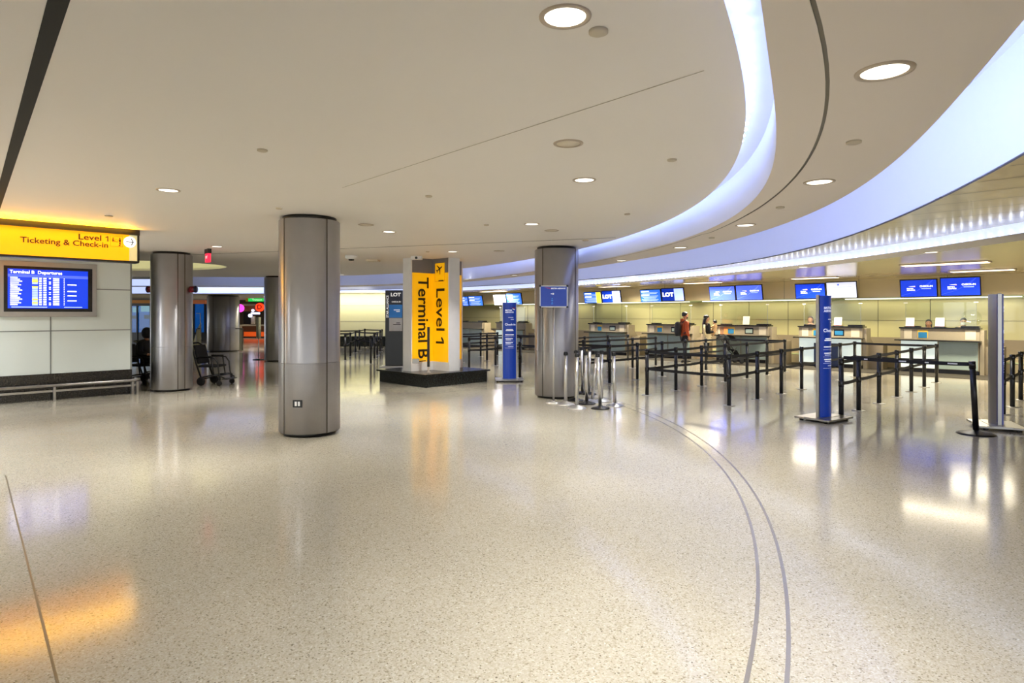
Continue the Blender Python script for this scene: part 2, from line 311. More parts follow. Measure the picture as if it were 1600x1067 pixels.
# lip with its LEDs, recess and inner face of the ring
ribbon(main_f,CZ,off(main_f,.012),CZ+.10,M['ledlip'],'led_lip',ceiling)
def dots(f,z,step,r,m,name,parent,t0,t1):
    b=MB(); t=t0
    while t<t1:
        p=at_th(f,t,z); b.sphere(p,r,m,6,4); t+=step/f(t)
    return b.build(name,m,parent)
dots(off(main_f,.03),CZ+.125,.17,.014,M['leddot1'],'led_points',ceiling,math.radians(-60),math.radians(98))['kind']='stuff'
ribbon(off(main_f,-.04),CZ+.09,off(main_f,-.05),CZ+.15,M['led1'],'led_strip',ceiling)
ribbon(off(main_f,-.3),CZ+.17,rin_f,CZ+.17,M['cove'],'cove_recess',ceiling)
ribbon(rin_f,2.80,rin_f,CZ+.17,M['cove'],'cove_face',ceiling)
ring=struct(MB().grid([[at_th(rin_f,t,2.80) for t in TH],[at_th(off(gro_f,-.009),t,2.80) for t in TH]],M['ringceil']).grid([[at_th(off(gro_f,.009),t,2.80) for t in TH],[at_th(rout_f,t,2.80) for t in TH]],M['ringceil']).build('ceiling'))
ribbon(off(gro_f,-.08),2.806,off(gro_f,.08),2.806,M['goldstrip'],'shadow_joint',ring)
ribbon(rout_f,2.80,rout_f,2.92,M['cove'],'ring_lip',ring)
ribbon(off(rout_f,-.02),2.98,off(rout_f,-.16),3.30,M['led'],'led_strip',ring)   # hidden trough light, aimed at the tall face
ribbon(off(rout_f,-.16),3.30,off(rout_f,-.17),3.95,M['cove'],'trough_back',ring)
# deep outer cove
ribbon(off(rout_f,-.17),3.95,c2_f,3.95,M['cove'],'cove_recess',ring)
cove=struct(ribbon(c2_f,2.99,c2_f,3.95,M['cove'],'ceiling',None))
ribbon(c2_f,2.975,c2_f,3.0,M['joint'],'edge_bead',cove)
# glossy metal ceiling between the deep cove and the lower desk ceiling
p3pts=[(6.9,3.0),(7.2,6),(7.24,8.69),(7.14,10.4),(6.9,12.08),(6.2,16.5),(5.2,19.3),(4.42,21.4),(2.6,24.2),(.9,26.0),(-2.3,29.5),(-5.5,31.5),(-9,32.4)]
p3_f=polar(p3pts,5)
def pmax(t): return max(p3_f(t),c2_f(t)+.04)
gl=struct(ribbon(c2_f,3.0,pmax,3.0,M['metalceil'],'ceiling',None))
sj=MB()
for i in range(-9,10):   # straight panel joints along the desks' direction
    v=10.6+i*.62
    a=[]
    for k in range(160):
        u=-22+k*.16; q=uv(u,v); t=math.atan2(q.y-CY,q.x-CX); r=math.hypot(q.x-CX,q.y-CY)
        if c2_f(t)<r<pmax(t): a.append(q)
    if len(a)>2:
        A,B=a[0],a[-1]; d=Vector((-.006/S2*1,-.006/S2*1,0)); sj.face([(A.x+d.x,A.y+d.y,2.998),(B.x+d.x,B.y+d.y,2.998),(B.x-d.x,B.y-d.y,2.998),(A.x-d.x,A.y-d.y,2.998)],M['joint'])
sj.build('panel_joints',M['joint'],gl)
band=struct(ribbon(pmax,2.85,pmax,3.0,M['ledband'],'ceiling',None))
dots(lambda t:pmax(t)-.015,2.872,.19,.017,M['leddot'],'led_points',band,math.radians(-20),math.radians(60))['kind']='stuff'
# desk ceiling
VW=22.3
def wall_r(t):
    # distance along direction t from the centre to the bulkhead line v=VW
    c=(math.cos(t)+math.sin(t))/S2; d0=VW-(CX+CY)/S2
    r=d0/c if c>.05 else 60
    return min(r,60) if t<math.radians(70) else min(r, (32.6-CY)/max(.2,math.sin(t)))
dc=MB(); ths=[t for t in TH if t>-.95]
dc.grid([[at_th(pmax,t,2.85) for t in ths],[at_th(lambda q:pmax(q)+.75,t,2.85) for t in ths]],M['ceil'])
dc.grid([[at_th(lambda q:pmax(q)+.75,t,2.85) for t in ths],[at_th(lambda q:max(wall_r(q),pmax(q)+.8),t,2.85) for t in ths]],M['metalceil'])
desk_ceiling=struct(dc.build('ceiling'))
# upper deck that closes everything
struct(MB().box((2,12,4.3),(80,80,.1),M['roofd']).build('ceiling'))
# dark slot at the upper left, fine joints
def strip(a,b,wd,z,m,name,parent=None,th=.004):
    a=Vector(a[:2]+(0,)) if isinstance(a,tuple) else Vector((a.x,a.y,0)); b=Vector(b[:2]+(0,)) if isinstance(b,tuple) else Vector((b.x,b.y,0))
    d=b-a; q=MB(); q.box(((a.x+b.x)/2,(a.y+b.y)/2,z),(d.length,wd,th),m,rz=math.atan2(d.y,d.x)); return q.build(name,m,parent)
A=P(93,-4,CZ); B=P(2,300,CZ); d=(B-A)
strip(A-d*.3,B+d*.35,.075,CZ-.001,M['slot'],'shadow_joint',ceiling)
A=P(298,398,CZ); B=P(962,371.3,CZ); strip(A,B,.02,CZ-.001,M['joint'],'expansion_joint',ceiling)
A=P(535,293,CZ); B=P(1100,110,CZ); strip(A,B,.006,CZ-.001,M['softjoint'],'fine_joint',ceiling)
# atrium opening above the left columns: cream upstand and lid, the light inside put in as emission
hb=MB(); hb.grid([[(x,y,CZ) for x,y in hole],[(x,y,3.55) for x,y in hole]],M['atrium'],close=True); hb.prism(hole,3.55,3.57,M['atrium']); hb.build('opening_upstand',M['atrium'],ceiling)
# ------------------------------------------------------------------ floor
struct(MB().box((0,20,-.05),(90,64,.1),M['floor']).build('floor'))
fo=polar([tuple(G(x,y))[:2] for x,y in [(1224.6,1067),(1233,955),(1222.5,879.7),(1197.4,804),(1168,754),(1122,705.9),(1067.5,670.3),(983.8,632.6)]],2)
fi=polar([tuple(G(x,y))[:2] for x,y in [(1161.8,1067),(1186,955),(1181.5,854.5),(1161.8,787.5),(1134.5,741.5),(1084.3,691.2),(1025.7,655.6)]],2)
fl=bpy.data.objects['floor']
fth=[math.radians(-50+i) for i in range(0,92)]
ribbon(off(fo,-.011),.002,off(fo,.011),.002,M['brass'],'divider_strip',fl,fth)
ribbon(off(fi,-.011),.002,off(fi,.011),.002,M['brass'],'divider_strip',fl,fth)
A=G(18,780); B=G(90,1067); strip(A+(A-B)*.3,B+(B-A)*.3,.012,.001,M['goldstrip'],'divider_strip',fl,.002)
# ------------------------------------------------------------------ downlights
def downlight(x,y,z,label,lit=True,D=.2,cat='ceiling light',power=30,m=None):
    p=P(x,y,z); t=thing('downlight',label,cat,(p.x,p.y,z),0,'round ceiling downlights')
    MB().lathe([(D/2+.022,0),(D/2+.02,-.006),(D/2,-.008),(D/2-.004,-.002)],m=M['rim'],capa=False,capb=False).build('rim',M['rim'],t)
    MB().lathe([(.002,-.003),(D/2-.004,-.003),(D/2-.004,.0)],m=m or (M['lamp'] if lit else M['lampdim'])).build('diffuser',None,t)
    if lit: area_light('downlight_beam',(p.x,p.y,z-.012),D,power,WARM,spread=math.radians(110))
    return t
for x,y,lb in [(883,26,'large lit round downlight at the top centre of the main ceiling'),(913,281,'lit round downlight near the curved cove, below the unlit round one'),(263,297,'lit round downlight over the left side, above the yellow sign'),
  (608,362,'lit round downlight just right of the nearest steel column'),(831,350,'lit round downlight just ahead of the column with the blue sign stand'),(339,385,'lit round downlight beside the red exit sign'),(707,393,'lit round downlight right above the yellow terminal pillar'),(534,429,'far lit round downlight near the ceiling edge, right of nearest column')]:
    downlight(x,y,CZ,lb)
for x,y,lb in [(888,224,'unlit round downlight between the two lit ones of the main ceiling'),(572,351,'unlit round downlight right of the nearest column top'),(862,360,'unlit round downlight just in front of the column with blue sign stand'),(780,392,'unlit round downlight left of the column with blue sign stand')]:
    downlight(x,y,CZ,lb,False)
for x,y,lb in [(1382,111,'large lit round downlight in the curved ring ceiling, nearest of its row'),(1280,284,'second nearest lit downlight of the curved ring ceiling'),(1165,351.5,'third nearest lit downlight of the curved ring ceiling'),(1063,386.5,'fourth nearest lit downlight of the curved ring ceiling'),(971,407,'fifth lit downlight of the curved ring, right of the column'),(804,430,'lit downlight of the ring, left of the sign stand column'),(729,436,'farthest lit downlight of the ring, beside the terminal pillar')]:
    downlight(x,y,2.80,lb,power=14)
for x,y,lb in [(1455,394,'round downlight beyond the LED band, above the rightmost desk'),(1255,417,'round downlight beyond the LED band, above the second desk from the right'),(1105.5,430.5,'round downlight beyond the LED band, above the third desk from the right'),(986.7,439.4,'round downlight beyond the LED band, above the fourth desk from the right')]:
    downlight(x,y,2.85,lb,D=.22,power=22)
for k,(x,y) in enumerate([(-4,-3),(-10,0),(-14,6),(0,-6),(-8,-8),(-15,-4),(4,-6),(-18,12),(-5,4.2),(-14,19),(-20,18)]):   # fittings behind the viewer and off to the side that light the hall
    t=MB().lathe([(.12,0),(.12,-.006),(.1,-.008),(.002,-.006)],m=M['lamp']).build('downlight',M['lamp'],None,(x,y,CZ)); tag(t,'round unseen lamp added beyond the left edge to brighten the panelled wall','ceiling light','downlights out of view')
    area_light('downlight_beam',(x,y,CZ-.012),.2,22,WARM,spread=math.radians(110))
for x,y in ((-11.6,8.2),(-10.4,9.3),(-12.8,7.0),(-7.9,6.3)):   # unseen lamps added beyond the left edge to brighten the panelled wall
    t=MB().lathe([(.12,0),(.12,-.006),(.1,-.008),(.002,-.006)],m=M['lamp']).build('downlight',M['lamp'],None,(x,y,CZ)); tag(t,'round unseen lamp added beyond the left edge to brighten the panelled wall','ceiling light','downlights out of view')
    area_light('downlight_beam',(x,y,CZ-.012),.2,75,(.97,.98,1),spread=math.radians(160))
def cover(x,y,z,r,label,m=M['disc']):
    p=P(x,y,z); o=MB().lathe([(r,0),(r,-.012),(r-.008,-.016),(.002,-.016)],m=m).build('sprinkler_cover',m,None,(p.x,p.y,z)); tag(o,label,'sprinkler cover','small round ceiling covers')
for x,y,z,r,lb in [(935,48,CZ,.047,'pale disc cover just right of the largest downlight'),(410,234,CZ,.042,'small round cover alone in the left half of the ceiling'),(1050,249,CZ,.042,'small round cover near the bend of the inner cove'),(980,334,CZ,.04,'small round cover close to the inner cove, right of the column'),(670,306,CZ,.04,'small round cover in the mid ceiling above the terminal pillar'),(760,351,CZ,.04,'small round cover between the pillar and the sign stand column'),(436,325,CZ,.04,'small round cover at the top of the nearest steel column'),(170,337,CZ,.05,'small cover in the yellow glow above the overhead sign'),
    (1334,221,2.80,.045,'dark-edged round cover nearest in the ring ceiling'),(1219,323.5,2.80,.042,'second round cover along the ring ceiling'),(1112,371,2.80,.042,'third round cover along the ring ceiling'),(668,393,CZ,.04,'tiny cover over the back of the terminal pillar'),(915,375,CZ,.06,'round cover behind the top of the sign stand column')]:
    cover(x,y,z,r,lb)
# camera dome, grille and camera box near the pillar
p=P(549,399,CZ); t=thing('smoke_detector','round white detector with dark underside behind the nearest column','smoke detector',(p.x,p.y,CZ))
MB().lathe([(.14,0),(.14,-.06),(.10,-.09),(.002,-.09)],m=M['white']).build('housing',None,t); MB().lathe([(.07,-.09),(.06,-.12),(.002,-.13)],m=M['blackg']).build('sensor',None,t)
p=P(583,406,CZ); tag(MB().box((p.x,p.y,CZ-.02),(.3,.3,.04),M['lampdim'],bev=.008).build('air_vent'),'small square ceiling vent left of the terminal pillar','vent')
p=P(656,401,CZ); t=thing('security_camera','white ceiling camera over the left panel of the terminal pillar','camera',(p.x-.05,14.55,CZ))
MB().box((0,0,-.045),(.27,.12,.09),M['white'],bev=.02).build('body',None,t); MB().lathe([(.03,0),(.03,.02),(.002,.02)],(-.0,-.06,-.05),M['blackg'],12,Matrix.Rotation(PI/2,4,'X')).build('lens',None,t)
# rectangular lamps over the desks
k=0
for u,v,ln,lb in [(-2.65,19.9,1.3,'warm rectangular lamp above the rightmost desk screens'),(-2.9,16.65,1.6,'warm rectangular lamp hanging nearest beyond the LED band at right'),(-6.9,20.3,1.3,'warm rectangular lamp left of the second screen pair from right'),(-10.8,20.5,1.3,'warm rectangular lamp left of the third screen pair from right'),(-14.8,20.7,1.3,'warm rectangular lamp right of the sign stand column'),(-22.2,20.9,1.6,'warm rectangular lamp left of the sign stand column')]:
    q=uv(u,v,2.85); t=thing('panel_light',lb,'ceiling light',q,-PI/4,'rectangular lamps above the check-in desks')
    MB().box((0,0,-.012),(ln+.06,.46,.024),M['rim']).build('frame',None,t); MB().box((0,0,-.026),(ln,.40,.01),M['lampw']).build('diffuser',None,t)
    area_light('panel_beam',(q.x,q.y,2.80),ln,35 if v<17 else 125,(1,.90,.68),(0,0,-PI/4),'RECTANGLE',.4,math.radians(160))
# ------------------------------------------------------------------ walls
# desks' back wall: beige bulkhead over green glass over taupe stone
def wbox(u0,u1,v0,v1,z0,z1,m,b): b.box(((u0+u1)/2,(v0+v1)/2,(z0+z1)/2),(u1-u0,v1-v0,z1-z0),m)
b=MB(); wbox(-28,9,22.28,23.2,2.24,3.0,M['bulk'],b)
wr=struct(b.build('wall_right')); wr.rotation_euler=(0,0,-PI/4)
b=MB()
for i in range(14):
    u=-23+i*2.4; wbox(u-.004,u+.004,22.272,22.28,2.24,2.85,M['joint'],b)
b.build('bulkhead_joints',None,wr)
b=MB(); wbox(-28,9,22.9,23.2,.95,2.4,M['glassg'],b); b.build('glass_panels',None,wr)
b=MB(); wbox(-28,9,22.25,22.9,2.215,2.24,M['bandg'],b); wbox(-28,9,22.80,22.9,2.17,2.24,M['bandg'],b); b.build('glass_trim',None,wr)
b=MB(); 
for i in range(22):
    u=-23.2+i*1.45; wbox(u-.006,u+.006,22.892,22.9,.95,2.2,M['joint'],b)
wbox(-28,9,22.892,22.9,1.50,1.508,M['joint'],b); b.build('glass_joints',None,wr)
b=MB(); wbox(-28,9,22.85,23.2,0,.95,M['taupe'],b); b.build('stone_base',None,wr)
b=MB(); wbox(-28,9,19.85,22.9,0,.012,M['carpet'],b); dm=struct(b.build('trim_1')); dm.rotation_euler=(0,0,-PI/4)
b=MB(); wbox(-28,9,22.3,22.85,0,.42,M['conveyor'],b); wbox(-28,9,22.28,22.3,.30,.34,M['bandg'],b); cv=b.build('baggage_conveyor')
for i in range(6):
    q=uv(-20+i*5.2,22.62,2.19); area_light('glass_washer',q,4.6,8,(1,.95,.62),(0,0,-PI/4),'RECTANGLE',.10)
    b=MB(); b.box((-20+i*5.2,22.62,2.205),(4.6,.10,.02),M['lamp']); o_=b.build('lamp_strip',None,wr)
cv; cv.rotation_euler=(0,0,-PI/4); tag(cv,'long low beige baggage belt casing along the wall behind the desks','conveyor')
# far cream wall
wf=struct(MB().box((-7.5,32.75,1.7),(7.4,.25,3.4),M['creamwall']).box((-3.9,34.2,1.7),(.2,2.7,3.4),M['creamwall']).build('wall_far'))
b=MB()
for X in (-9.35,-6.3): b.box((X,32.62,1.65),(.02,.01,2.4),M['softjoint'])
for z in (2.17,1.33): b.box((-7.5,32.62,z),(7.4,.01,.02),M['softjoint'])
b.build('panel_joints',None,wf)
MB().box((-7.5,32.5,.27),(7.4,.25,.54),M['granite']).build('granite_base',None,wf)
area_light('wall_fill_lamp',(-8,32.0,2.80),7,50,(1,.97,.75),(math.radians(38),0,0),'RECTANGLE',.15,math.radians(120))  # lamp added to brighten the far cream wall
tag(MB().box((-8,32.05,2.85),(7.2,.2,.03),M['lamp']).build('wall_fill_lamp'),'slim linear lamp added to brighten the far cream wall, left of the tall black totem','ceiling light')
# left wall (grey-green panels), runs along v direction at u = const
UL=-21.4/S2
def lbox(v0,v1,d0,d1,z0,z1,m,b):   # d: distance in front of the wall
    b.box((UL+(d0+d1)/2,(v0+v1)/2,(z0+z1)/2),(abs(d1-d0),v1-v0,z1-z0),m)
VE=(13.2-8.16)/S2   # wall end v
b=MB(); lbox(-14,VE,-3,0,.52,CZ,M['panel'],b); wl=struct(b.build('wall_left')); wl.rotation_euler=(0,0,-PI/4)
b=MB(); vj=(lambda x:(lambda r:(21.4/(1-r))*(1+r)/S2)((x-800)/F))   # v on the wall at image x
for x in (79,): lbox(vj(x)-.011,vj(x)+.011,0,.004,.52,2.45,M['panelj'],b)
for i in range(1,4): lbox(vj(79)-i*1.55-.011,vj(79)-i*1.55+.011,0,.004,.52,CZ,M['panelj'],b)
for z in (1.37,2.22): lbox(-14,VE,0,.004,z-.01,z+.01,M['panelj'],b)
lbox(VE-.03,VE,0,.012,.52,CZ,M['panelj'],b)
b.build('panel_joints',None,wl)
b=MB(); lbox(-14,VE+.0,-3,.02,0,.52,M['stone'],b); b.build('granite_base',None,wl)
t=thing('bumper_rail','steel bumper rail on posts along the granite foot of the left wall','rail',(0,0,0),-PI/4)
b=MB(); pts=[(UL+.22,-10,.30),(UL+.22,VE,.30),(UL+.17,VE+.1,.30),(UL-.2,VE+.12,.30)]; b.tube(pts,.028,M['alu'],10); b.build('rail',None,t)
b=MB(); lbox(-10,VE+.03,.15,.19,.17,.21,M['alu'],b); b.build('lower_rail',None,t)
for v in (VE-.04,VE+.05,vj(82),vj(82)-2.2,vj(82)-4.4):
    b=MB(); lbox(v-.02,v+.02,.14,.24,.0,.27,M['alu'],b); b.build('post',None,t)
# departures screen in a grey surround
v0,v1=vj(5),vj(143)
t=thing('departures_screen','wide blue departures board screen recessed in the left wall','screen',uv(UL,(v0+v1)/2,2.19),PI/4)
Wd=v1-v0; MB().box((0,-.03,0),(Wd+.16,.06,1.08),M['alu'],bev=.008).build('surround',None,t)
MB().box((0,-.07,0),(Wd,.03,.88),M['blackg'],bev=.005).build('bezel',None,t)
MB().box((-.01,-.087,.005),(Wd*.905,.004,.76),M['scr']).build('display',None,t)
fr=lambda x,z:frame(x,-.091,z,0)
it=[('Terminal B  Departures',.085,fr(-Wd*.44,.325),M['scrink'],.001,'LEFT',1.0),('bar',Wd*.9,.055,fr(-.01,.255),M['scrl'])]
for i in range(16):
    z=.215-i*.0345; it+=[('bar',.11+.07*((i*7)%5)/4,.018,fr(-Wd*.44+.01+(.11+.07*((i*7)%5)/4)/2,z),M['scrink'])]
    it+=[('bar',.09,.03,fr(-.235,z),M['scry'] if i in (1,2,5,12,14) else M['scrsoft'] if i!=4 else M['scr'])]
    it+=[('bar',.04,.018,fr(-.15,z),M['scrink']),('bar',.05,.018,fr(-.08,z),M['scrink']),('bar',.10,.018,fr(.10,z),M['scrink']),('bar',.012,.016,fr(.23,z),M['scrink'])]
    if i%3!=1: it+=[('bar',.03,.018,fr(.0,z),M['scrink'])]
for z in (.10,-.03,-.12,-.22): it+=[('bar',.15,.018,fr(.36,z),M['scrink'])]
it+=[('bar',.55,.016,fr(-.32,-.35),M['scrsoft']),('bar',.3,.016,fr(.38,-.35),M['scrsoft'])]
join_text('lettering',it,t)
# overhead yellow sign
us=-16.22/S2; v1=(10.1-6.13)/S2; v0=v1-3.6
t=thing('overhead_sign','long backlit yellow sign "Level 1 Ticketing & Check-in" hung from the left ceiling','sign',uv(us,v1,0),PI/4)
MB().box((-1.8,.10,3.035),(3.6,.28,.09),M['dark']).build('top_housing',None,t)
b=MB(); b.box((-1.8,.12,2.555),(3.6,.22,.03),M['dark']); b.box((-.012,.12,2.78),(.03,.24,.46),M['dark']); b.build('frame',None,t)
MB().box((-1.87,.11,2.78),(3.46,.2,.42),M['yellow']).build('lit_panel',None,t)
MB().box((-.083,.11,2.78),(.113,.2,.42),M['cream']).build('end_panel',None,t)
fy=.005
b=MB(); b.lathe([(.002,0),(.088,0),(.088,.004),(.002,.004)],(-.135,fy+.0,2.875),M['whitelit'],32,Matrix.Rotation(PI/2,4,'X')); b.build('arrow_disc',None,t)
it=[('Level',.125,frame(-.52,0,2.90),M['brown'],.002,'RIGHT',1.2),('bar',.014,.085,frame(-.44,0,2.90),M['brown']),('poly',[(-.034,.024),(-.007,.0425),(.0,.0425),(.0,.030),(-.03,.012)],frame(-.44,0,2.90),M['brown']),('Ticketing & Check-in',.118,frame(-.43,0,2.795),M['brown'],.002,'RIGHT',1.10)]
it+=[('bar',.10,.014,frame(-.14,-.012,2.875),M['ink']),('poly',[(.01,.055),(.03,.055),(.06,0),(.045,0)],frame(-.14,-.012,2.875),M['ink']),('poly',[(.045,0),(.06,0),(.03,-.055),(.01,-.055)],frame(-.14,-.012,2.875),M['ink'])]
# desk pictogram
it+=[('poly',[(-.085,.085),(.085,.085),(.085,.082),(-.085,.082)],frame(-.32,0,2.87),M['brown']),('poly',[(-.085,-.085),(.085,-.085),(.085,-.082),(-.085,-.082)],frame(-.32,0,2.87),M['brown']),('poly',[(-.085,.085),(-.082,.085),(-.082,-.085),(-.085,-.085)],frame(-.32,0,2.87),M['brown']),('poly',[(.082,.085),(.085,.085),(.085,-.085),(.082,-.085)],frame(-.32,0,2.87),M['brown'])]
pc=lambda x,z:frame(-.32+x,-.002,2.87+z)
it+=[('bar',w_,h_,pc(x,z),M['brown']) for x,z,w_,h_ in ((-.048,.048,.018,.018),(-.05,.018,.020,.034),(-.033,.014,.03,.007),(-.02,-.008,.085,.007),(.044,.052,.018,.018),(.046,.016,.026,.046),(.046,-.030,.020,.040),(.028,.024,.02,.007),(.04,-.064,.022,.020),(-.006,.028,.012,.007))]
join_text('lettering',it,t)
# added unseen lamp, stands in for the yellow panel's spill onto the ceiling
q=uv(us+.05,v1-1.7,0)
q=uv(us+.09,v1-1.75,0); area_light('sign_spill_fill',(q.x,q.y,2.985),3.3,22,(1,.47,.0),(Matrix.Rotation(PI/4,3,'Z')@Matrix.Rotation(PI-math.radians(-38),3,'X')).to_euler(),'RECTANGLE',.05)
# ------------------------------------------------------------------ columns
def column(x,Y,R,top,label,seams,lower=1.0,bump=True,outlet=None):
    X=(x-800)/F*Y; t=thing('steel_column',label,'column',(X,Y,0))
    MB().lathe([(R-.06,0),(R-.06,.05)],m=M['dark'],n=64).build('plinth',None,t)
    MB().lathe([(R-.012,.045),(R,.055),(R,lower)],m=M['steeldot'] if bump else M['steel'],n=96,capb=False).build('lower_cladding',None,t)
    MB().lathe([(R,lower+.004),(R,top-.06),(R-.012,top-.05)],m=M['steel'],n=96,capa=False).build('upper_cladding',None,t)
    MB().lathe([(R-.05,top-.06),(R-.05,top),],m=M['dark'],n=64).build('collar',None,t)
    for a in seams:
        c=(R*math.cos(a),R*math.sin(a),top/2); MB().box(c,(.006,.016,top-.1),M['joint'],rz=a).build('seam',None,t)
    if outlet is not None:
        a,z=outlet; n=Vector((math.cos(a),math.sin(a),0)); c=n*(R+.002)
        o=MB().box((c.x,c.y,z),(.008,.13,.10),M['black'],rz=a).build('outlet',None,t)
        b=MB(); c=n*(R+.008)
        for k in (-1,1): b.box((c.x-n.y*.022*k,c.y+n.x*.022*k,z),(.004,.03,.06),M['white'],rz=a)
        b.build('socket',None,o)
    return t
def seam_ang(x,x0,Y,R):    # angle on the column at which image x lies
    X0=(x0-800)/F*Y
    k=(x-800)/F
    best=min((abs((X0+R*math.cos(a))/(Y+R*math.sin(a))-k),a) for a in [math.radians(-q) for q in range(5,176)])
    return best[1]
column(484,8.83,.42,CZ,'nearest steel column, in front at left of centre, with a power outlet',[seam_ang(511,484,8.83,.42),seam_ang(444,484,8.83,.42)],1.02,True,(seam_ang(465,484,8.83,.42),.475))
column(268.5,13.8,.42,CZ,'steel column beside the end of the left wall with wheelchairs behind it',[seam_ang(278,268.5,13.8,.42),seam_ang(289,268.5,13.8,.42)],.98,False)
column(869.5,12.72,.45,CZ,'steel column with the blue sign stand and chrome posts at its foot',[seam_ang(848,869.5,12.72,.45),seam_ang(899,869.5,12.72,.45)],.95,False)
column(432,22.4,.42,CZ,'far steel column partly hidden behind the nearest column',[],1.0,False)
column(349,28.4,.69,2.57,'wide far steel column below the low blue-lit soffit',[seam_ang(359,349,28.4,.69),seam_ang(333,349,28.4,.69)],1.1,False)
# dark red fixtures on the sides of the second column
cX,cY=(268.5-800)/F*13.8,13.8
for s,lb in ((-1,'dark red lamp housing on the left side of the second column'),(1,'dark red lamp housing on the right side of the second column')):
    b=MB(); R=Matrix.Rotation(PI/2*s,4,'Y'); z=1.7+39/960*13.8
    t=thing('warning_light',lb,'warning light',(cX+s*.41,cY,z)); MB().lathe([(.07,0),(.07,.12),(.05,.14),(.002,.14)],(0,0,0),M['darkred'],20,R).build('housing',None,t)
    MB().lathe([(.078,.11),(.078,.135),(.06,.15),(.002,.15)],(0,0,0),M['navy'],20,R).build('lens_ring',None,t)
# ------------------------------------------------------------------ yellow terminal pillar on its granite plinth
MX,MY=-1.99,15.62
t=thing('granite_plinth','low square black granite plinth under the yellow terminal pillar','plinth',(MX,MY-.08,0),PI/4)
MB().box((0,0,.135),(1.92,1.92,.27),M['granite']).build('base',None,t); MB().box((0,0,.29),(2.04,2.04,.04),M['granite'],bev=.006).build('top_slab',None,t)
pl=thing('terminal_pillar','cross-shaped yellow pillar reading Terminal B and Level 1, white arm ends','pillar',(MX,MY,.31),PI/4)
L,Wh=.825,.165; H0=.0; HT=CZ-.31
# cross outline
def cross(L,W): return [(-W,-L),(W,-L),(W,-W),(L,-W),(L,W),(W,W),(W,L),(-W,L),(-W,W),(-L,W),(-L,-W),(-W,-W)]
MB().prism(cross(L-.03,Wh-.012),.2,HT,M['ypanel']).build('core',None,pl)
MB().prism(cross(L-.028,Wh-.010),0,.215,M['white']).build('skirt',None,pl)
MB().prism(cross(L-.028,Wh-.009),HT-.36,HT-.001,M['gpanel']).build('header',None,pl)
for a in range(4):
    R=Matrix.Rotation(a*PI/2,4,'Z'); q=R@Vector((0,-(L-.02),HT/2)); MB().box(q,(Wh*2+.004,.035,HT-.004),M['white'],rz=a*PI/2).build('arm_end',None,pl)
# pillar is turned 45 deg: local -Y faces world (.707,-.707); local -X faces (-.707,-.707)
# face A: side of the -Y arm (pointing front-right) looking at -X  ; face B: side of the -X arm (front-left) looking at -Y
fa=lambda a,z,roll=0:frame(-(Wh-.009)-.004,-a,z,-PI/2,roll)     # text plane facing local -X, a = distance out along the arm
fb=lambda a,z,roll=0:frame(-a,-(Wh-.009)-.004,z,0,roll)
zc=1.7-.31
it=[('Level',.46,fa(.455,zc+(491-449)/F*15.3,-PI/2),M['ink'],.006,'LEFT',1.14),('bar',.055,.32,fa(.455,zc-(535-491)/F*15.2,-PI/2),M['ink']),('poly',[(-.14,.085),(-.045,.16),(.0,.16),(.0,.115),(-.12,.035)],fa(.455,zc-(535-491)/F*15.2,-PI/2),M['ink'])]
it+=[('Terminal B',.45,fb(.46,zc-(496.5-491)/F*15.2,-PI/2),M['ink'],.007,'CENTER',1.0)]
z=zc+(491-424)/F*15.2; wI,hI=.20,.22
def rectline(f,cx,cz,w_,h_,t_=.007):
    return [('poly',[(-w_,h_),(w_,h_),(w_,h_-t_),(-w_,h_-t_)],f(cx,cz),M['ink']),('poly',[(-w_,-h_),(w_,-h_),(w_,-h_+t_),(-w_,-h_+t_)],f(cx,cz),M['ink']),('poly',[(-w_,h_),(-w_+t_,h_),(-w_+t_,-h_),(-w_,-h_)],f(cx,cz),M['ink']),('poly',[(w_-t_,h_),(w_,h_),(w_,-h_),(w_-t_,-h_)],f(cx,cz),M['ink'])]
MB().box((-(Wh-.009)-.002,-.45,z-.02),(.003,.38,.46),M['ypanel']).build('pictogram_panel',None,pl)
fa2=lambda a,zz,roll=0:frame(-(Wh-.009)-.006,-a,zz,-PI/2,roll)
it+=rectline(fa2,.45,z-.02,.19,.23)
plane=[(0,.13),(.016,.10),(.018,.03),(.13,-.035),(.13,-.06),(.018,-.02),(.014,-.09),(.05,-.12),(.05,-.135),(0,-.12),(-.05,-.135),(-.05,-.12),(-.014,-.09),(-.018,-.02),(-.13,-.06),(-.13,-.035),(-.018,.03),(-.016,.10)]
it+=[('poly',plane,fa2(.44,z+.06,math.radians(-62)),M['ink']),('bar',.20,.03,fa2(.50,z-.235),M['ink'])]
join_text('lettering',it,pl)
p=at(657,563,14.95); t=thing('barrier_sensor','small grey box on a short arm beside the black bar on the plinth','sensor',(p.x-.08,p.y-.2,p.z))
MB().box((0,0,0),(.16,.12,.11),M['alu'],bev=.01).build('box',None,t); MB().tube([(.08,0,-.01),(.24,.0,.01)],.012,M['black']).build('arm',None,t)
p=at(669.5,575,14.7); t=thing('barrier_post','tall thin black bar with chrome foot standing on the plinth, before the pillar','post',(p.x,14.7,.31))
MB().lathe([(.05,0),(.05,.01),(.022,.02),(.022,.14)],m=M['steelpost'],n=20).build('foot',None,t); MB().box((0,0,.14+.47),(.06,.05,.95),M['black'],bev=.006).build('bar',None,t)
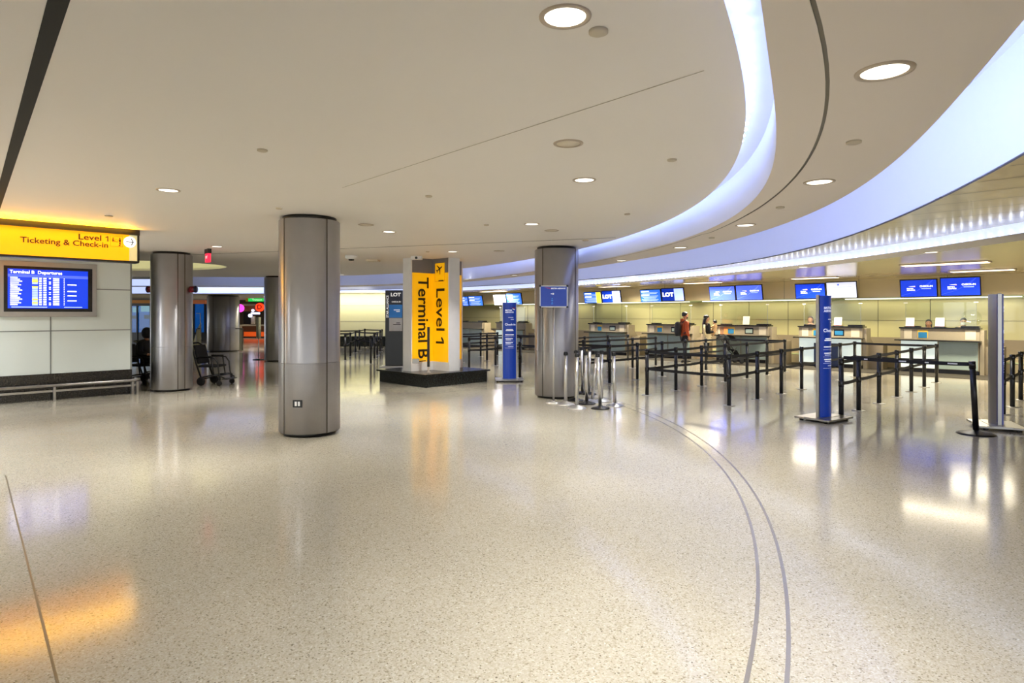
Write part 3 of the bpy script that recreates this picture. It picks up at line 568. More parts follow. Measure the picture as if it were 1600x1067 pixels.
# ------------------------------------------------------------------ totems
def airline_totem(x,y,rz,label,lit=True):
    p=G(x,y); t=thing('sign_totem',label,'sign',(p.x,p.y,0),rz)
    b=MB(); b.box((0,-.20,.045),(.72,.17,.03),M['alu'],bev=.008); b.box((0,.20,.045),(.72,.17,.03),M['alu'],bev=.008); b.box((0,0,.05),(.70,.26,.03),M['alu']); b.build('base_plate',None,t)
    b=MB()
    for sx in (-.3,.3):
        for sy in (-.2,.2): b.lathe([(.03,.0),(.03,.03)],(sx,sy,0),M['rubber'],12)
    b.box((0,-.19,.022),(.66,.04,.025),M['black']); b.box((0,.19,.022),(.66,.04,.025),M['black']); b.build('feet',None,t)
    # bowed faces front and back
    for s in (-1,1):
        rings=[[(-.165+.33*i/12, s*(.03+.06*math.sin(PI*i/12)),z) for i in range(13)] for z in (.065,2.0)]
        MB().grid(rings,M['blue'] if s<0 else M['alu']).build('face_panel',None,t)
    b=MB(); b.box((-.176,0,1.035),(.024,.05,1.95),M['alu'],bev=.006); b.box((.176,0,1.035),(.024,.05,1.95),M['alu'],bev=.006); b.build('side_rail',None,t)
    b=MB(); b.grid([[(-.165+.33*i/12,-(.03+.06*math.sin(PI*i/12)),2.0) for i in range(13)],[(-.165+.33*i/12,(.03+.06*math.sin(PI*i/12)),2.0) for i in range(13)]],M['alu']); b.build('top_cap',None,t)
    f=lambda x,z:frame(x,-.106,z)
    it=[('BRITISH',.05,f(-.11,1.80),M['wink'],.001,'LEFT',1.0),('AIRWAYS',.05,f(-.11,1.75),M['wink'],.001,'LEFT',1.0),('poly',[(.02,1.865-1.85),(.14,.01),(.14,-.02),(.10,-.005)],f(0,1.86),M['red']),('poly',[(.06,-.0),(.14,-.02),(.115,-.045)],f(0,1.85),M['wink']),
        ('Check-in',.075,f(-.12,1.44),M['wink'],.001,'LEFT',1.0)]
    for z,w_,x0 in ((1.62,.13,.03),(1.57,.08,.07),(1.31,.17,0),(1.285,.2,0),(1.18,.22,0),(1.08,.19,-.01),(1.05,.13,-.03),(.98,.19,-.01),(.95,.13,-.03),(.88,.14,.03)):
        it.append(('bar',w_,.018 if w_>.15 else .01,f(x0,z),M['wink']))
    for z in (1.135,1.02,.92,.84): it.append(('bar',.24,.003,f(0,z),M['wink']))
    lt=join_text('lettering',it,t)
    for q in lt.data.vertices: q.co.y=-(.03+.06*math.sin(PI*max(0,min(1,(q.co.x+.165)/.33))))-.005
    return t
airline_totem(796,595,math.radians(3),'blue British Airways check-in totem facing the viewer, beside the granite plinth')
airline_totem(1287,656,math.radians(34),'blue British Airways totem turned sideways on a silver base, in mid queue')
airline_totem(1556,668,math.radians(66),'silver totem seen edge-on at far right beside the leaning post')
p=G(614,573); t=thing('sign_totem','tall black LOT totem with a light blue panel, left of the terminal pillar','sign',(p.x+.04,p.y,0),0)
MB().box((0,0,.02),(.85,.5,.04),M['alu'],bev=.01).build('base_plate',None,t); MB().box((0,0,1.26),(.56,.12,2.44),M['navyd'],bev=.01).build('body',None,t)
MB().box((.06,-.062,2.26),(.44,.01,.42),M['navy']).build('header',None,t); MB().box((.06,-.064,1.80),(.42,.012,.42),M['sky']).build('blue_panel',None,t); MB().box((.06,-.064,1.37),(.42,.012,.42),M['lightp']).build('pale_panel',None,t)
f=lambda x,z,r=0:frame(x,-.073,z,0,r)
it=[('LOT',.155,f(.06,2.33),M['wink'],.006,'CENTER',1.1),('CHECK-IN',.065,f(.08,2.10),M['wink'],.001,'CENTER',1),('STAR ALLIANCE',.10,f(-.2,1.95,PI/2),M['wink'],.002,'CENTER',1)]
for z,w_,m_,x0 in ((1.84,.2,M['wink'],.1),(1.79,.12,M['wink'],.14),(1.42,.12,M['navy'],.14),(1.37,.24,M['navy'],.10)): it.append(('bar',w_,.025,f(x0,z),m_))
join_text('lettering',it,t)
# blue sign board on a pole
p=G(865,630); t=thing('sign_stand','blue British Airways arrow board on a tall chrome pole before the column','sign',(p.x,p.y,0))
MB().lathe([(.16,0),(.16,.012),(.06,.03),(.025,.05)],m=M['steelpost'],n=32,capb=False).build('base',None,t); MB().lathe([(.019,.03),(.019,1.85)],m=M['steelpost'],n=16).build('pole',None,t)
MB().box((0,-.01,2.04),(.54,.035,.42),M['alu'],bev=.006).build('board_frame',None,t); MB().box((0,-.03,2.04),(.50,.006,.38),M['blue']).build('board_face',None,t)
for sx in (-.26,.26):
    for sz in (1.84,2.24): MB().box((sx,-.01,sz),(.04,.045,.04),M['black']).build('corner_cap',None,t)
f=lambda x,z:frame(x,-.035,z)
it=[('BRITISH AIRWAYS',.034,f(-.05,2.19),M['wink'],.001,'LEFT',1.0),('poly',[(-.18,.012),(-.06,.0),(-.06,-.012),(-.09,-.01)],f(0,2.20),M['red']),('bar',.05,.01,f(-.03,2.09),M['wink']),('poly',[(0,.025),(.03,0),(0,-.025),(.008,0)],f(-.02,2.09),M['wink'])]
for z,w_ in ((2.0,.02),(1.965,.035),(1.93,.02),(1.90,.035)): it.append(('bar',w_,.018,f(-.03,z),M['sky']))
join_text('lettering',it,t)
# far sign stand seen edge-on
p=G(404,562); t=thing('sign_stand','slim sign stand on a round black base before the food kiosk','sign',(p.x,p.y,0))
MB().lathe([(.21,0),(.21,.015),(.05,.035)],m=M['black'],n=28).build('base',None,t); MB().lathe([(.016,.03),(.016,.9)],m=M['steelpost'],n=12).build('pole',None,t); MB().box((0,0,1.2),(.085,.3,.78),M['alu'],rz=.1).build('panel',None,t)
# ------------------------------------------------------------------ chrome stanchions at the foot of the column
def chrome(x,y,label,ttx=0,tty=0,darkbase=False,proto={}):
    p=G(x,y); t=thing('chrome_stanchion',label,'stanchion',(p.x,p.y,0),0,'chrome posts gathered at the column foot'); t.rotation_euler=(0,0,random.random()*3)
    key=darkbase
    if key not in proto:
        proto[key]=(MB().lathe([(.17,0),(.17,.01),(.15,.022),(.06,.045),(.032,.06)],m=M['blackg'] if darkbase else M['steelpost'],n=36,capb=False),)
        m1=proto[key][0].build('base',None,t)
        o2=MB().lathe([(.031,.05),(.031,.93)],m=M['steelpost'],n=20).build('post',None,t)
        o3=MB().lathe([(.033,.93),(.034,.985),(.028,.995),(.002,.995)],m=M['black'],n=20).build('cap',None,t); b=MB()
        for a in range(4): b.box((.036*math.cos(a*PI/2),.036*math.sin(a*PI/2),.955),(.012,.022,.05),M['black'],rz=a*PI/2)
        o4=b.build('belt_clip',None,t); proto[key]=(m1.data,o2.data,o3.data,o4.data)
    else:
        for nm,me in zip(('base','post','cap','belt_clip'),proto[key]):
            o=bpy.data.objects.new(nm,me); COL.objects.link(o); o.parent=t
    t.rotation_euler=(tty,ttx,0)
    return t
chrome(884,632,'leftmost chrome post, right of the sign pole, against the column')
chrome(901.5,638,'chrome post with a belt head, nearest in front of the column edge')
chrome(917,631,'chrome post, third from the left of the cluster, upright',-.03,darkbase=True)
chrome(961,634,'rightmost chrome post, standing apart on a bright chrome base',-.03)
chrome(938,638.5,'front middle chrome post of the cluster on a black base',-.05,0,True)
chrome(925,628,'chrome post leaning to the right behind the front ones',.10,0)
chrome(940,627,'chrome post on a bright base behind the front middle one',0)
chrome(910,615,'rearmost chrome post on a black base behind the column edge',-.02,0,True)
chrome(900,626,'chrome post half hidden between the column and the cluster',0,0,True)
chrome(920,616,'rear chrome post on a black base in the middle of the cluster',.02,0,True)
# ------------------------------------------------------------------ black belt stanchions
_post={}
SQ=[(-.03,-.03),(.03,-.03),(.03,.03),(-.03,.03)]
def stanchion(X,Y,label,group,belts=(),rot=-PI/4):
    """belts: list of (X2,Y2,z) ends of retractable belts drawn out of this post"""
    t=thing('belt_stanchion',label,'stanchion',(X,Y,0),rot,group)
    if not _post:
        _post['base_plate']=MB().lathe([(.11,0),(.11,.006),(.04,.009)],m=M['plate'],n=28).build('base_plate',None,t).data
        b=MB(); b.lathe([(.038,.006),(.038,.93)],m=M['black'],n=16); _post['post']=b.build('post',None,t).data
        b=MB(); b.lathe([(.041,.86),(.044,.90),(.044,.955),(.034,.965),(.002,.965)],m=M['blackg'],n=16); _post['belt_cassette']=b.build('belt_cassette',None,t).data; b=MB(); b.lathe([(.040,.50),(.043,.51),(.043,.59),(.040,.60)],m=M['blackg'],n=16); _post['lower_cassette']=b.build('lower_cassette',None,t).data
    else:
        for nm,me in _post.items():
            o=bpy.data.objects.new(nm,me); COL.objects.link(o); o.parent=t
    for (x2,y2,z) in belts:
        d=Matrix.Rotation(-rot,3,'Z')@Vector((x2-X,y2-Y,0)); L=d.length; n=d.normalized(); b=MB(); N=8; h=.028; sg=.004+.010*random.random()
        ra=[];rb=[]
        for i in range(N+1):
            s=i/N; q=n*(.036+(L-.072)*s); zz=z-4*sg*s*(1-s); ra.append((q.x,q.y,zz-h)); rb.append((q.x,q.y,zz+h))
        b.grid([ra,rb],M['belt']); sd=Vector((-n.y,n.x,0))*.003; b.grid([[(a[0]+sd.x,a[1]+sd.y,a[2]) for a in ra],[(a[0]+sd.x,a[1]+sd.y,a[2]) for a in rb]],M['belt'])
        b.build('belt',M['belt'],t)
    return t
ordn=['nearest','second','third','fourth','fifth','sixth','seventh','eighth']
ZT,ZL=.915,.555
rows=[(-1.48,[13.26,14.47,15.74,17.0],'at the right photo edge'),
 (-3.34,[11.05,11.99,13.25,14.54,15.74,16.96,18.28],'starting behind sideways blue totem'),
 (-5.22,[10.92,12.16,13.37,14.53,15.8,17.19,18.39],'starting left of sideways totem'),
 (-7.12,[11.13,12.30,13.48,14.7,15.94,17.22,18.49],'at right queue\'s front left corner'),
 (-9.0,[11.15,12.40,13.61,14.82,16.08,17.3,18.5],'fifth from the photo\'s right edge'),
 (-11.05,[12.7,13.95,15.2,16.45,17.8],'row behind the chrome posts'),
 (-12.85,[15.1,16.3,17.6,18.83],'farthest in the right queue'),
 (-14.8,[12.87,14.03,15.23,16.34],'nearest between terminal pillar and column'),
 (-16.6,[12.9,14.07,15.30,16.5],'middle between terminal pillar and column'),
 (-18.45,[15.4,16.66,17.6],'farthest between terminal pillar and column')]
for ri,(u,vsr,desc) in enumerate(rows):
    for i,v in enumerate(vsr):
        q=uv(u,v); belts=[]
        if i+1<len(vsr):
            n=uv(u,vsr[i+1]); belts+=[(n.x,n.y,ZT)]
            if ri!=0 or True: belts+=[(n.x,n.y,ZL)]
        if (ri,i)==(3,0): n=uv(-5.22,10.92); belts+=[(n.x,n.y,ZT),(n.x,n.y,ZL)]
        if (ri,i)==(4,1): n=uv(-11.05,12.7); belts+=[(n.x,n.y,ZT),(n.x,n.y,ZL)]
        if (ri,i)==(2,6): n=uv(-3.34,18.28); belts+=[(n.x,n.y,ZT),(n.x,n.y,ZL)]
        if (ri,i)==(3,6): n=uv(-9.0,18.5); belts+=[(n.x,n.y,ZT)]
        if (ri,i)==(7,3): n=uv(-16.6,16.5); belts+=[(n.x,n.y,ZT),(n.x,n.y,ZL)]
        if (ri,i)==(1,0): belts+=[(6.585,8.765,.985)]
        stanchion(q.x,q.y,'black belt post, %s of row %s'%(ordn[i],desc),'black queue posts with belts',belts)
p=G(812.3,590.3); stanchion(p.x,p.y,'black belt post right beside the blue totem facing the viewer','black queue posts with belts')
# leaning movable post
t=thing('belt_stanchion','leaning black post on a wide round base, at right before the edge-on totem','stanchion',(G(1525,678).x,G(1525,678).y,0),0,'black queue posts with belts')
MB().lathe([(.235,0),(.235,.008),(.20,.022),(.07,.05),(.04,.06)],m=M['black'],n=40,capb=False).build('base',None,t)
b=MB(); b.tube([(0,0,.05),(-.055,0,1.02)],.037,M['black'],18); b.build('post',None,t)
b=MB(); b.tube([(-.05,0,.93),(-.056,0,1.035)],.042,M['blackg'],18); b.build('belt_cassette',None,t)
# white print on the long front belt
a=Vector((uv(-3.34,11.05).x,uv(-3.34,11.05).y,0)); e=Vector((6.585,8.765,0)); dd=(e-a); an=math.atan2(dd.y,dd.x); fp=[o for o in bpy.data.objects if o.get('label','').startswith('black belt post, nearest of row starting behind')][0]
b=MB(); nn=dd.normalized()
for f_,w_ in ((.21,.05),(.50,.10),(.68,.05),(.86,.12)):
    q=Matrix.Rotation(PI/4,3,'Z')@(nn*(dd.length*f_)); b.box((q.x,q.y,.985-4*.009*f_*(1-f_)),(w_,.014,.018),M['white'],rz=an+PI/4)
b.build('belt_print',None,fp)
# far queue at the left
fr1=[(-4.85,21.1),(-5.24,23.4),(-5.59,25.5),(-5.99,27.9),(-6.39,30.2)]; fr2=[(-6.16,22.7),(-6.54,24.85),(-6.93,27.2),(-7.23,29.1),(-7.5,31.3)]
for fr_,desc in ((fr1,'far queue row beside the tall black totem'),(fr2,'far queue row just right of the nearest column')):
    for i,(x,y) in enumerate(fr_):
        belts=[]
        if i<4: belts=[(fr_[i+1][0],fr_[i+1][1],ZT),(fr_[i+1][0],fr_[i+1][1],ZL)]
        if fr_ is fr2 and i in (2,4): belts+=[(fr1[i][0],fr1[i][1],ZT),(fr1[i][0],fr1[i][1],ZL)]
        if fr_ is fr2 and i in (1,3): belts+=[(x-3,y-.2,ZT)]
        stanchion(x,y,'black belt post, %s of the %s'%(ordn[i],desc),'far black queue posts',belts,.17)
# ------------------------------------------------------------------ check-in desks
DN=['rightmost','second from the right','third from the right','fourth from the right','just right of the column','','behind the blue totem','leftmost']
def desk(k):
    X=12.2-2.06*k; C=29.8; u=(2*X-C)/S2; v=C/S2
    t=thing('check_in_desk','check-in desk with black counter, %s in the row'%DN[k],'desk',uv(u,v),-PI/4,'check-in desks along the wall')
    MB().box((0,.32,.06),(1.86,.56,.12),M['black']).build('plinth',None,t)
    MB().box((0,.34,.54),(1.88,.60,.84),M['desk']).build('body',None,t)
    lit={0:(1,0),1:(1,1),6:(1,0)}.get(k,(0,0))
    for j,sx in enumerate((-.47,.47)):
        MB().box((sx,.025,.53),(.90,.02,.78),M['desklit'] if lit[j] else M['deskgr']).build('front_panel',None,t)
    MB().box((-.02,-.04,.945),(2.04,.34,.035),M['desktop'],bev=.005).build('ledge',None,t)
    MB().box((0,.14,1.12),(1.90,.16,.32),M['desk']).build('riser',None,t)
    MB().box((0,.22,1.30),(1.94,.44,.04),M['desktop'],bev=.005).build('counter_top',None,t)
    # side wing
    b=MB(); b.prism([(0,0),(.5,0),(.5,.0001)],0,0,M['desk']) if False else None
    prof=[(.0,0),(.80,0),(.80,.74),(.45,.95),(.45,1.26),(0,1.26)]
    b.grid([[(.95,.1+y,z) for y,z in prof],[(1.05,.1+y,z) for y,z in prof]],M['desk'],True,True,True,smooth=False); b.build('side_wing',None,t)
    MB().box((1.25,.55,.40),(.40,.5,.80),M['taupe']).build('scale_housing',None,t)
    return t,u,v
def on_desk(u,v,dx,dy,z=0): # point on the desk in its local axes
    return uv(u+dx,v+dy,z)
deskinfo=[]
for k in (0,1,2,3,4,6,7):
    t,u,v=desk(k); deskinfo.append((k,t,u,v)); nm=DN[k]
    f=lambda x,z,t_=.004:frame(x,.058,z)
    # cards on the riser are stuck on: parts
    def card(nm_,x,z,w_,h_,m_,extra=None):
        o=MB().box((x,.057,z),(w_,.006,h_),m_).build(nm_,None,t)
        if extra: MB().box((x,.053,z+extra[1]),(w_*extra[3],.004,extra[2]),extra[0]).build(nm_+'_header',None,o)
        return o
    if k<=4:
        card('notice',-.75,1.12,.20,.27,M['paper']); card('card',-.38,1.12,.26,.24,M['ycard']); card('card_face',-.38,1.10,.22,.17,M['bluecard']) if False else MB().box((-.38,.052,1.095),(.22,.004,.17),M['bluecard']).build('card_face',None,t)
        card('display',.28 if k!=0 else .35,1.12,.30,.2,M['blackg']) if k in (1,2,3,4) else None
        card('notice',.75,1.12,.24,.27,M['paper'])
        if k in (1,2,3,4): MB().box((.28,.052,1.11),(.24,.004,.13),M['bluecard'] if k==1 else M['deskgr']).build('display_screen',None,t)
    if k==2: card('orange_card',-.62,1.11,.36,.26,M['orangecard'])
    if k==6: MB().box((.82,.3,1.08),(.3,.2,.3),M['taupe']).build('side_box',None,t)
    # printer and keyboard on top of the counter
    q=on_desk(u,v,.72,.26,1.32); tag(MB().box((0,0,.025),(.42,.26,.05),M['blackg'],bev=.008).build('boarding_pass_printer',None,None,q),'flat black printer on the right end of the check-in desk, %s'%nm,'printer','printers on the desks'); bpy.data.objects[-1] if False else None
    q2=on_desk(u,v,-.65,.26,1.32); o=MB().box((0,0,.02),(.36,.2,.04),M['blackg'],bev=.008).build('document_tray',None,None,q2); tag(o,'low black tray on the left end of the check-in desk, %s'%nm,'tray','trays on the desks')
    for o in bpy.data.objects:
        if o.name.startswith(('boarding_pass_printer','document_tray')): o.rotation_euler=(0,0,-PI/4)
    # acrylic shield
    if k!=7:
        s=thing('sneeze_shield','clear hanging acrylic shield above the check-in desk, %s'%nm,'shield',uv(u,v+.25,1.33),-PI/4,'clear shields on the desks')
        MB().box((0,0,.36),(1.70,.008,.70),M['shield']).build('pane',None,s)
        b=MB(); 
        for sx in (-.85,.85): b.box((sx,0,.34),(.008,.012,.68),M['panelj'])
        b.build('edge',None,s)
        b=MB()
        for sx in (-.85,.85): b.box((sx,-.01,.71),(.10,.03,.025),M['white'])
        b.build('clip',None,s)
def placard(k,dx,label):
    X=12.2-2.06*k; u=(2*X-29.8)/S2; v=29.8/S2; t=thing('counter_placard',label,'sign',uv(u+dx,v+.16,1.32),-PI/4,'white placards on the desks')
    R=Matrix.Rotation(math.radians(-12),4,'X'); MB().box((0,.0,.155),(.22,.006,.25),M['white'],R=R).build('card',None,t); MB().box((0,-.004,.045),(.22,.012,.05),M['red'],R=R).build('red_foot',None,t); MB().box((0,.01,.01),(.28,.12,.02),M['blackg']).build('stand',None,t)
placard(0,-.72,'white placard with red foot, left of the two on the rightmost desk'); placard(0,.02,'white placard with red foot, middle of the rightmost desk'); placard(1,.22,'white placard behind the sideways totem on second desk')
X=12.2-4.12; u=(2*X-29.8)/S2; t=thing('counter_placard','cream paper notice standing on the third desk from the right, by the baby','sign',uv(u+.15,21.2,1.32),-PI/4); MB().box((0,0,.16),(.24,.006,.3),M['paper'],R=Matrix.Rotation(-.2,4,'X')).build('card',None,t); MB().box((0,.03,.01),(.2,.1,.02),M['blackg']).build('stand',None,t)
u=(2*12.2-29.8)/S2; q=on_desk(u,21.07,.72,.05,1.32); 
t=thing('banner','dark blue advert panel leaning on the lit front of the second desk','banner',uv((2*10.14-29.8)/S2,20.95),-PI/4)
MB().box((-.05,0,.42),(.72,.03,.72),M['navy']).build('panel',None,t); b=MB(); b.box((-.28,-.10,.03),(.04,.36,.03),M['black']); b.box((.2,-.10,.03),(.04,.36,.03),M['black']); b.build('foot',None,t)
# circular clear shield
s=thing('round_shield','round clear disc above the right end of the rightmost desk','shield',uv(u+.72,21.45,1.33),-PI/4); MB().lathe([(.002,-.004),(.24,-.004),(.24,.004),(.002,.004)],(0,0,.26),M['shield'],40,Matrix.Rotation(PI/2,4,'X')).build('disc',None,s); MB().tube([(0,.0,0),(0,.0,.05)],.01,M['alu']).build('stem',None,s)
# ------------------------------------------------------------------ screens over the desks
def screen(px0,px1,pt,pb,style,label,C=30.2):
    xc=(px0+px1)/2; r=(xc-800)/F; Y=C/(1+r); X=r*Y
    r0=(px0-800)/F; r1=(px1-800)/F; Wd=((r1*C/(1+r1)-r0*C/(1+r0)))*S2
    zt=EYE+(HZ-pt)/F*Y; zb=EYE+(HZ-pb)/F*Y; H=(zt-zb)/math.cos(math.radians(12))
    t=thing('wall_screen',label,'screen',(X,Y,(zt+zb)/2),-PI/4,'blue screens over the desks')
    R=Matrix.Rotation(math.radians(12),4,'X')
    def bx(c,s,m,nm): b=MB(); b.T=R; b.box(c,s,m,bev=.006 if nm=='bezel' else 0); return b.build(nm,None,t)
    bx((0,.03,0),(Wd-.02,.06,H),M['blackg'],'bezel')
    m={'ba':M['scr'],'bal':M['scrl'],'white':M['scrw'],'list':M['scrm'],'lot':M['scrnavy'],'listy':M['scrm']}[style]
    w_,h_=Wd-.07,H-.05
    bx((0,-.003,0),(w_,.004,h_),m,'display')
    MB().tube([(0,.06,0),(0,.30,.1)],.03,M['black']).build('bracket',None,t)
    f=lambda x,z:R@frame(x,-.0085,z)
    f2=lambda x,z:R@frame(x,-.0045,z)
    it=[]
    if style in('ba','bal'):
        it=[('BRITISH',.055,f(-w_*.33,-.005),M['scrink'],.001,'LEFT',.9),('AIRWAYS',.055,f(-w_*.33,-.055),M['scrink'],.001,'LEFT',.9),('poly',[(0,.012),(.17,.02),(.17,-.01),(.10,.0)],f(-w_*.28,.055),M['scrink']),('poly',[(.12,.012),(.18,.016),(.18,.0),(.13,.004)],f(-w_*.28,.045),M['scrred']),
            ('CHECK-IN',.07,f(w_*.22,.06),M['scrink'],.002,'CENTER',1),('bar',.24,.022,f(w_*.22,-.01),M['scrsoft']),('poly',[(-w_/2,-h_/2),(-w_*.1,-h_/2),(w_*.5,-h_*.1),(w_/2,-h_*.06),(w_*.1,-h_*.22),(-w_/2,-h_*.30)],f(0,0),M['scrl'] if style=='bal' else M['scrnavy']) if False else ('poly',[(-w_/2,-h_*.42),(-w_*.1,-h_*.2),(w_*.3,h_*.2),(w_*.42,h_*.5),(w_*.41,h_*.5),(w_*.29,h_*.185),(-w_*.1,-h_*.22),(-w_/2,-h_*.45)],f2(0,0),M['scrstreak'] if style=='ba' else M['scrstreak2'])]
    elif style=='lot':
        it=[('LOT',.22,f(-w_*.22,0),M['scrink'],.01,'CENTER',1.15),('poly',[(w_*.08,-h_/2),(w_/2,-h_/2),(w_/2,h_/2),(w_*.08,h_/2)],f(0,0),M['scrsoft'])]
    elif style in('list','listy'):
        for i in range(9):
            if i in(0,3): it.append(('bar',w_*.4,.03,f(-w_*.25,h_*.38-i*h_*.1),M['scrink']))
            else: it.append(('bar',w_*(.6+.25*((i*5)%3)/2),.02,f(-w_*.04,h_*.38-i*h_*.1),M['scrsoft']))
        if style=='listy': it.append(('poly',[(w_*.22,-h_/2),(w_/2,-h_/2),(w_/2,h_/2),(w_*.22,h_/2)],f(0,0),M['scry']))
    elif style=='white':
        for i in range(5): it.append(('bar',w_*.7,.008,f(0,h_*.2-i*h_*.13),M['scrstreak2']))
        it.append(('bar',.05,.05,f(-w_*.1,h_*.35),M['scrl']))
    join_text('display_content',it,t)
for a in [(1405,1465,436.5,464.5,'ba','deep blue screen, left of the pair above the rightmost desk'),(1467.5,1533,433,462.5,'ba','deep blue screen, right of the pair above the rightmost desk'),
 (1241.5,1290,443,467,'ba','blue airline screen beside the white one, second pair from the right'),(1290,1339.5,440,466,'white','white screen of the second pair from the right'),
 (1107.5,1149,447,470,'bal','pale blue screen, left of the third pair from the right'),(1149,1191.5,445,469,'bal','pale blue screen, right of the third pair from the right'),
 (1000,1033,452,472,'list','light blue list screen left of the fourth pair from the right'),(1033,1069,450,470.5,'lot','LOT logo screen of the fourth pair from the right'),
 (912,940,456,474,'listy','list screen with yellow side column just right of the column'),(940,970,454,473,'lot','LOT logo screen just right of the column'),
 (771,791,460,477,'white','small white screen above the blue totem'),(791,815,458,476,'list','small blue list screen above the blue totem'),
 (722,732,463,478.5,'list','sliver of blue screen beside the terminal pillar'),(732,754,462,478,'list','small blue list screen right of the terminal pillar')]: screen(*a)
# ------------------------------------------------------------------ people
def hand(t,wrist,d,m,curl=.5,side=1,s=1.0):
    """small hand: palm, four bent fingers and a thumb, grown from the wrist along d"""
    d=Vector(d).normalized(); up=Vector((0,0,1)) if abs(d.z)<.8 else Vector((0,1,0)); w_=d.cross(up).normalized()*side; nrm=w_.cross(d).normalized()
    wv=Vector(wrist); V=[(wv,.024*s),(wv+d*.05*s,.030*s)]; E_=[(0,1)]
    for i in range(4):
        o=w_*(.030-.020*i)*s; L=(.07,.08,.075,.06)[i]*s; k=len(V)
        a=wv+d*.085*s+o; b_=a+d*L*.5-nrm*L*.25*curl; c=b_+d*L*.3*(1-curl)-nrm*L*.45*curl
        V+=[(a,.0105*s),(b_,.009*s),(c,.008*s)]; E_+=[(1,k),(k,k+1),(k+1,k+2)]
    k=len(V); a=wv+d*.03*s+w_*.034*s; V+=[(a,.012*s),(a+d*.035*s+w_*.022*s-nrm*.01*s,.010*s)]; E_+=[(0,k),(k,k+1)]
    return V,E_
def head_mesh(hb,hh,m,yaw=0):
    """rings of a head, face towards +x local; hb = chin-neck base position"""
    prof=[(-.02,.052,.055,-.012),(.0,.052,.056,-.004),(.02,.056,.064,.004),(.045,.066,.082,.008),(.075,.073,.090,.006),(.11,.078,.097,.0),(.15,.080,.102,-.004),(.185,.074,.096,-.008),(.21,.055,.075,-.012),(.228,.025,.035,-.015)]
    b=MB(); s=hh/.23; R=Matrix.Rotation(yaw,4,'Z'); T=Matrix.Translation(Vector(hb))@R; rings=[]
    for z,ry,rx,dx in prof:
        rings.append([T@Vector(((dx+rx*math.cos(2*PI*i/16))*s,ry*math.sin(2*PI*i/16)*s,z*s)) for i in range(16)])
    b.grid(rings,m,True,True,True)
    b.T=T
    nose=[(.088,.0,.118),(.112,0,.085),(.090,.016,.083),(.090,-.016,.083)]
    q=[Vector(p)*s for p in nose]
    for tri in ((0,1,2),(0,3,1),(1,3,2)): b.face([q[i] for i in tri],m)
    for sy in (-1,1):
        b.sphere((.0*s,sy*.08*s,.10*s),(.018*s,.010*s,.030*s),m,8,6)
    return b,T,s
def face_bits(t,T,s,mask=None,glasses=False):
    b=MB(); b.T=T
    for sy in (-1,1): b.sphere((.088*s,sy*.030*s,.122*s),(.008*s,.012*s,.006*s),M['eye'],8,6); 
    for sy in (-1,1): b.box((.094*s,sy*.030*s,.140*s),(.008*s,.030*s,.005*s),M['hair'])
    b.build('eyes',None,t)
    if mask is None:
        b=MB(); b.T=T; b.sphere((.082*s,0,.055*s),(.012*s,.024*s,.006*s),M['red'],8,6); b.build('mouth',None,t)
    else:
        b=MB(); b.T=T; b.grid([[Vector(((.035+.078*math.cos(a))*s,.076*math.sin(a)*s,z*s)) for a in [math.radians(-75+10*i) for i in range(16)]] for z in (.012,.05,.098)],mask); b.build('face_mask',None,t)
    if glasses:
        b=MB(); b.T=T
        for sy in (-1,1): b.tube([Vector(((.10)*s,sy*(.032+.022*math.cos(a))*s,(.122+.016*math.sin(a))*s)) for a in [2*PI*i/12 for i in range(13)]],.002*s,M['black'],5)
        b.build('glasses',None,t)
def hair_cap(t,T,s,m,long=0,bun=False,name='hair'):
    b=MB(); b.T=T; rings=[]
    for z,ry,rx,dx in ((.085,.083,.085,-.032),(.12,.087,.088,-.028),(.16,.088,.104,-.014),(.195,.080,.103,-.012),(.222,.058,.078,-.014),(.24,.022,.03,-.016)):
        rings.append([Vector(((dx+rx*math.cos(2*PI*i/18))*s,ry*math.sin(2*PI*i/18)*s,z*s)) for i in range(18)])
    b.grid(rings,m,True,True,True)
    if long:
        V=[((-.05*s,0,.15*s),.085*s),((-.085*s,0,.05*s),.085*s),((-.11*s,0,-.08*s),.075*s),((-.12*s,0,-long*.6),.065*s),((-.10*s,0,-long),.035*s)]
        rings=[]
        for (x,y,z),r in V: rings.append([Vector((x+r*.62*math.cos(2*PI*i/14),y+r*1.15*math.sin(2*PI*i/14),z)) for i in range(14)])
        b.grid(rings,m,True,True,True)
    return b.build(name,None,t)
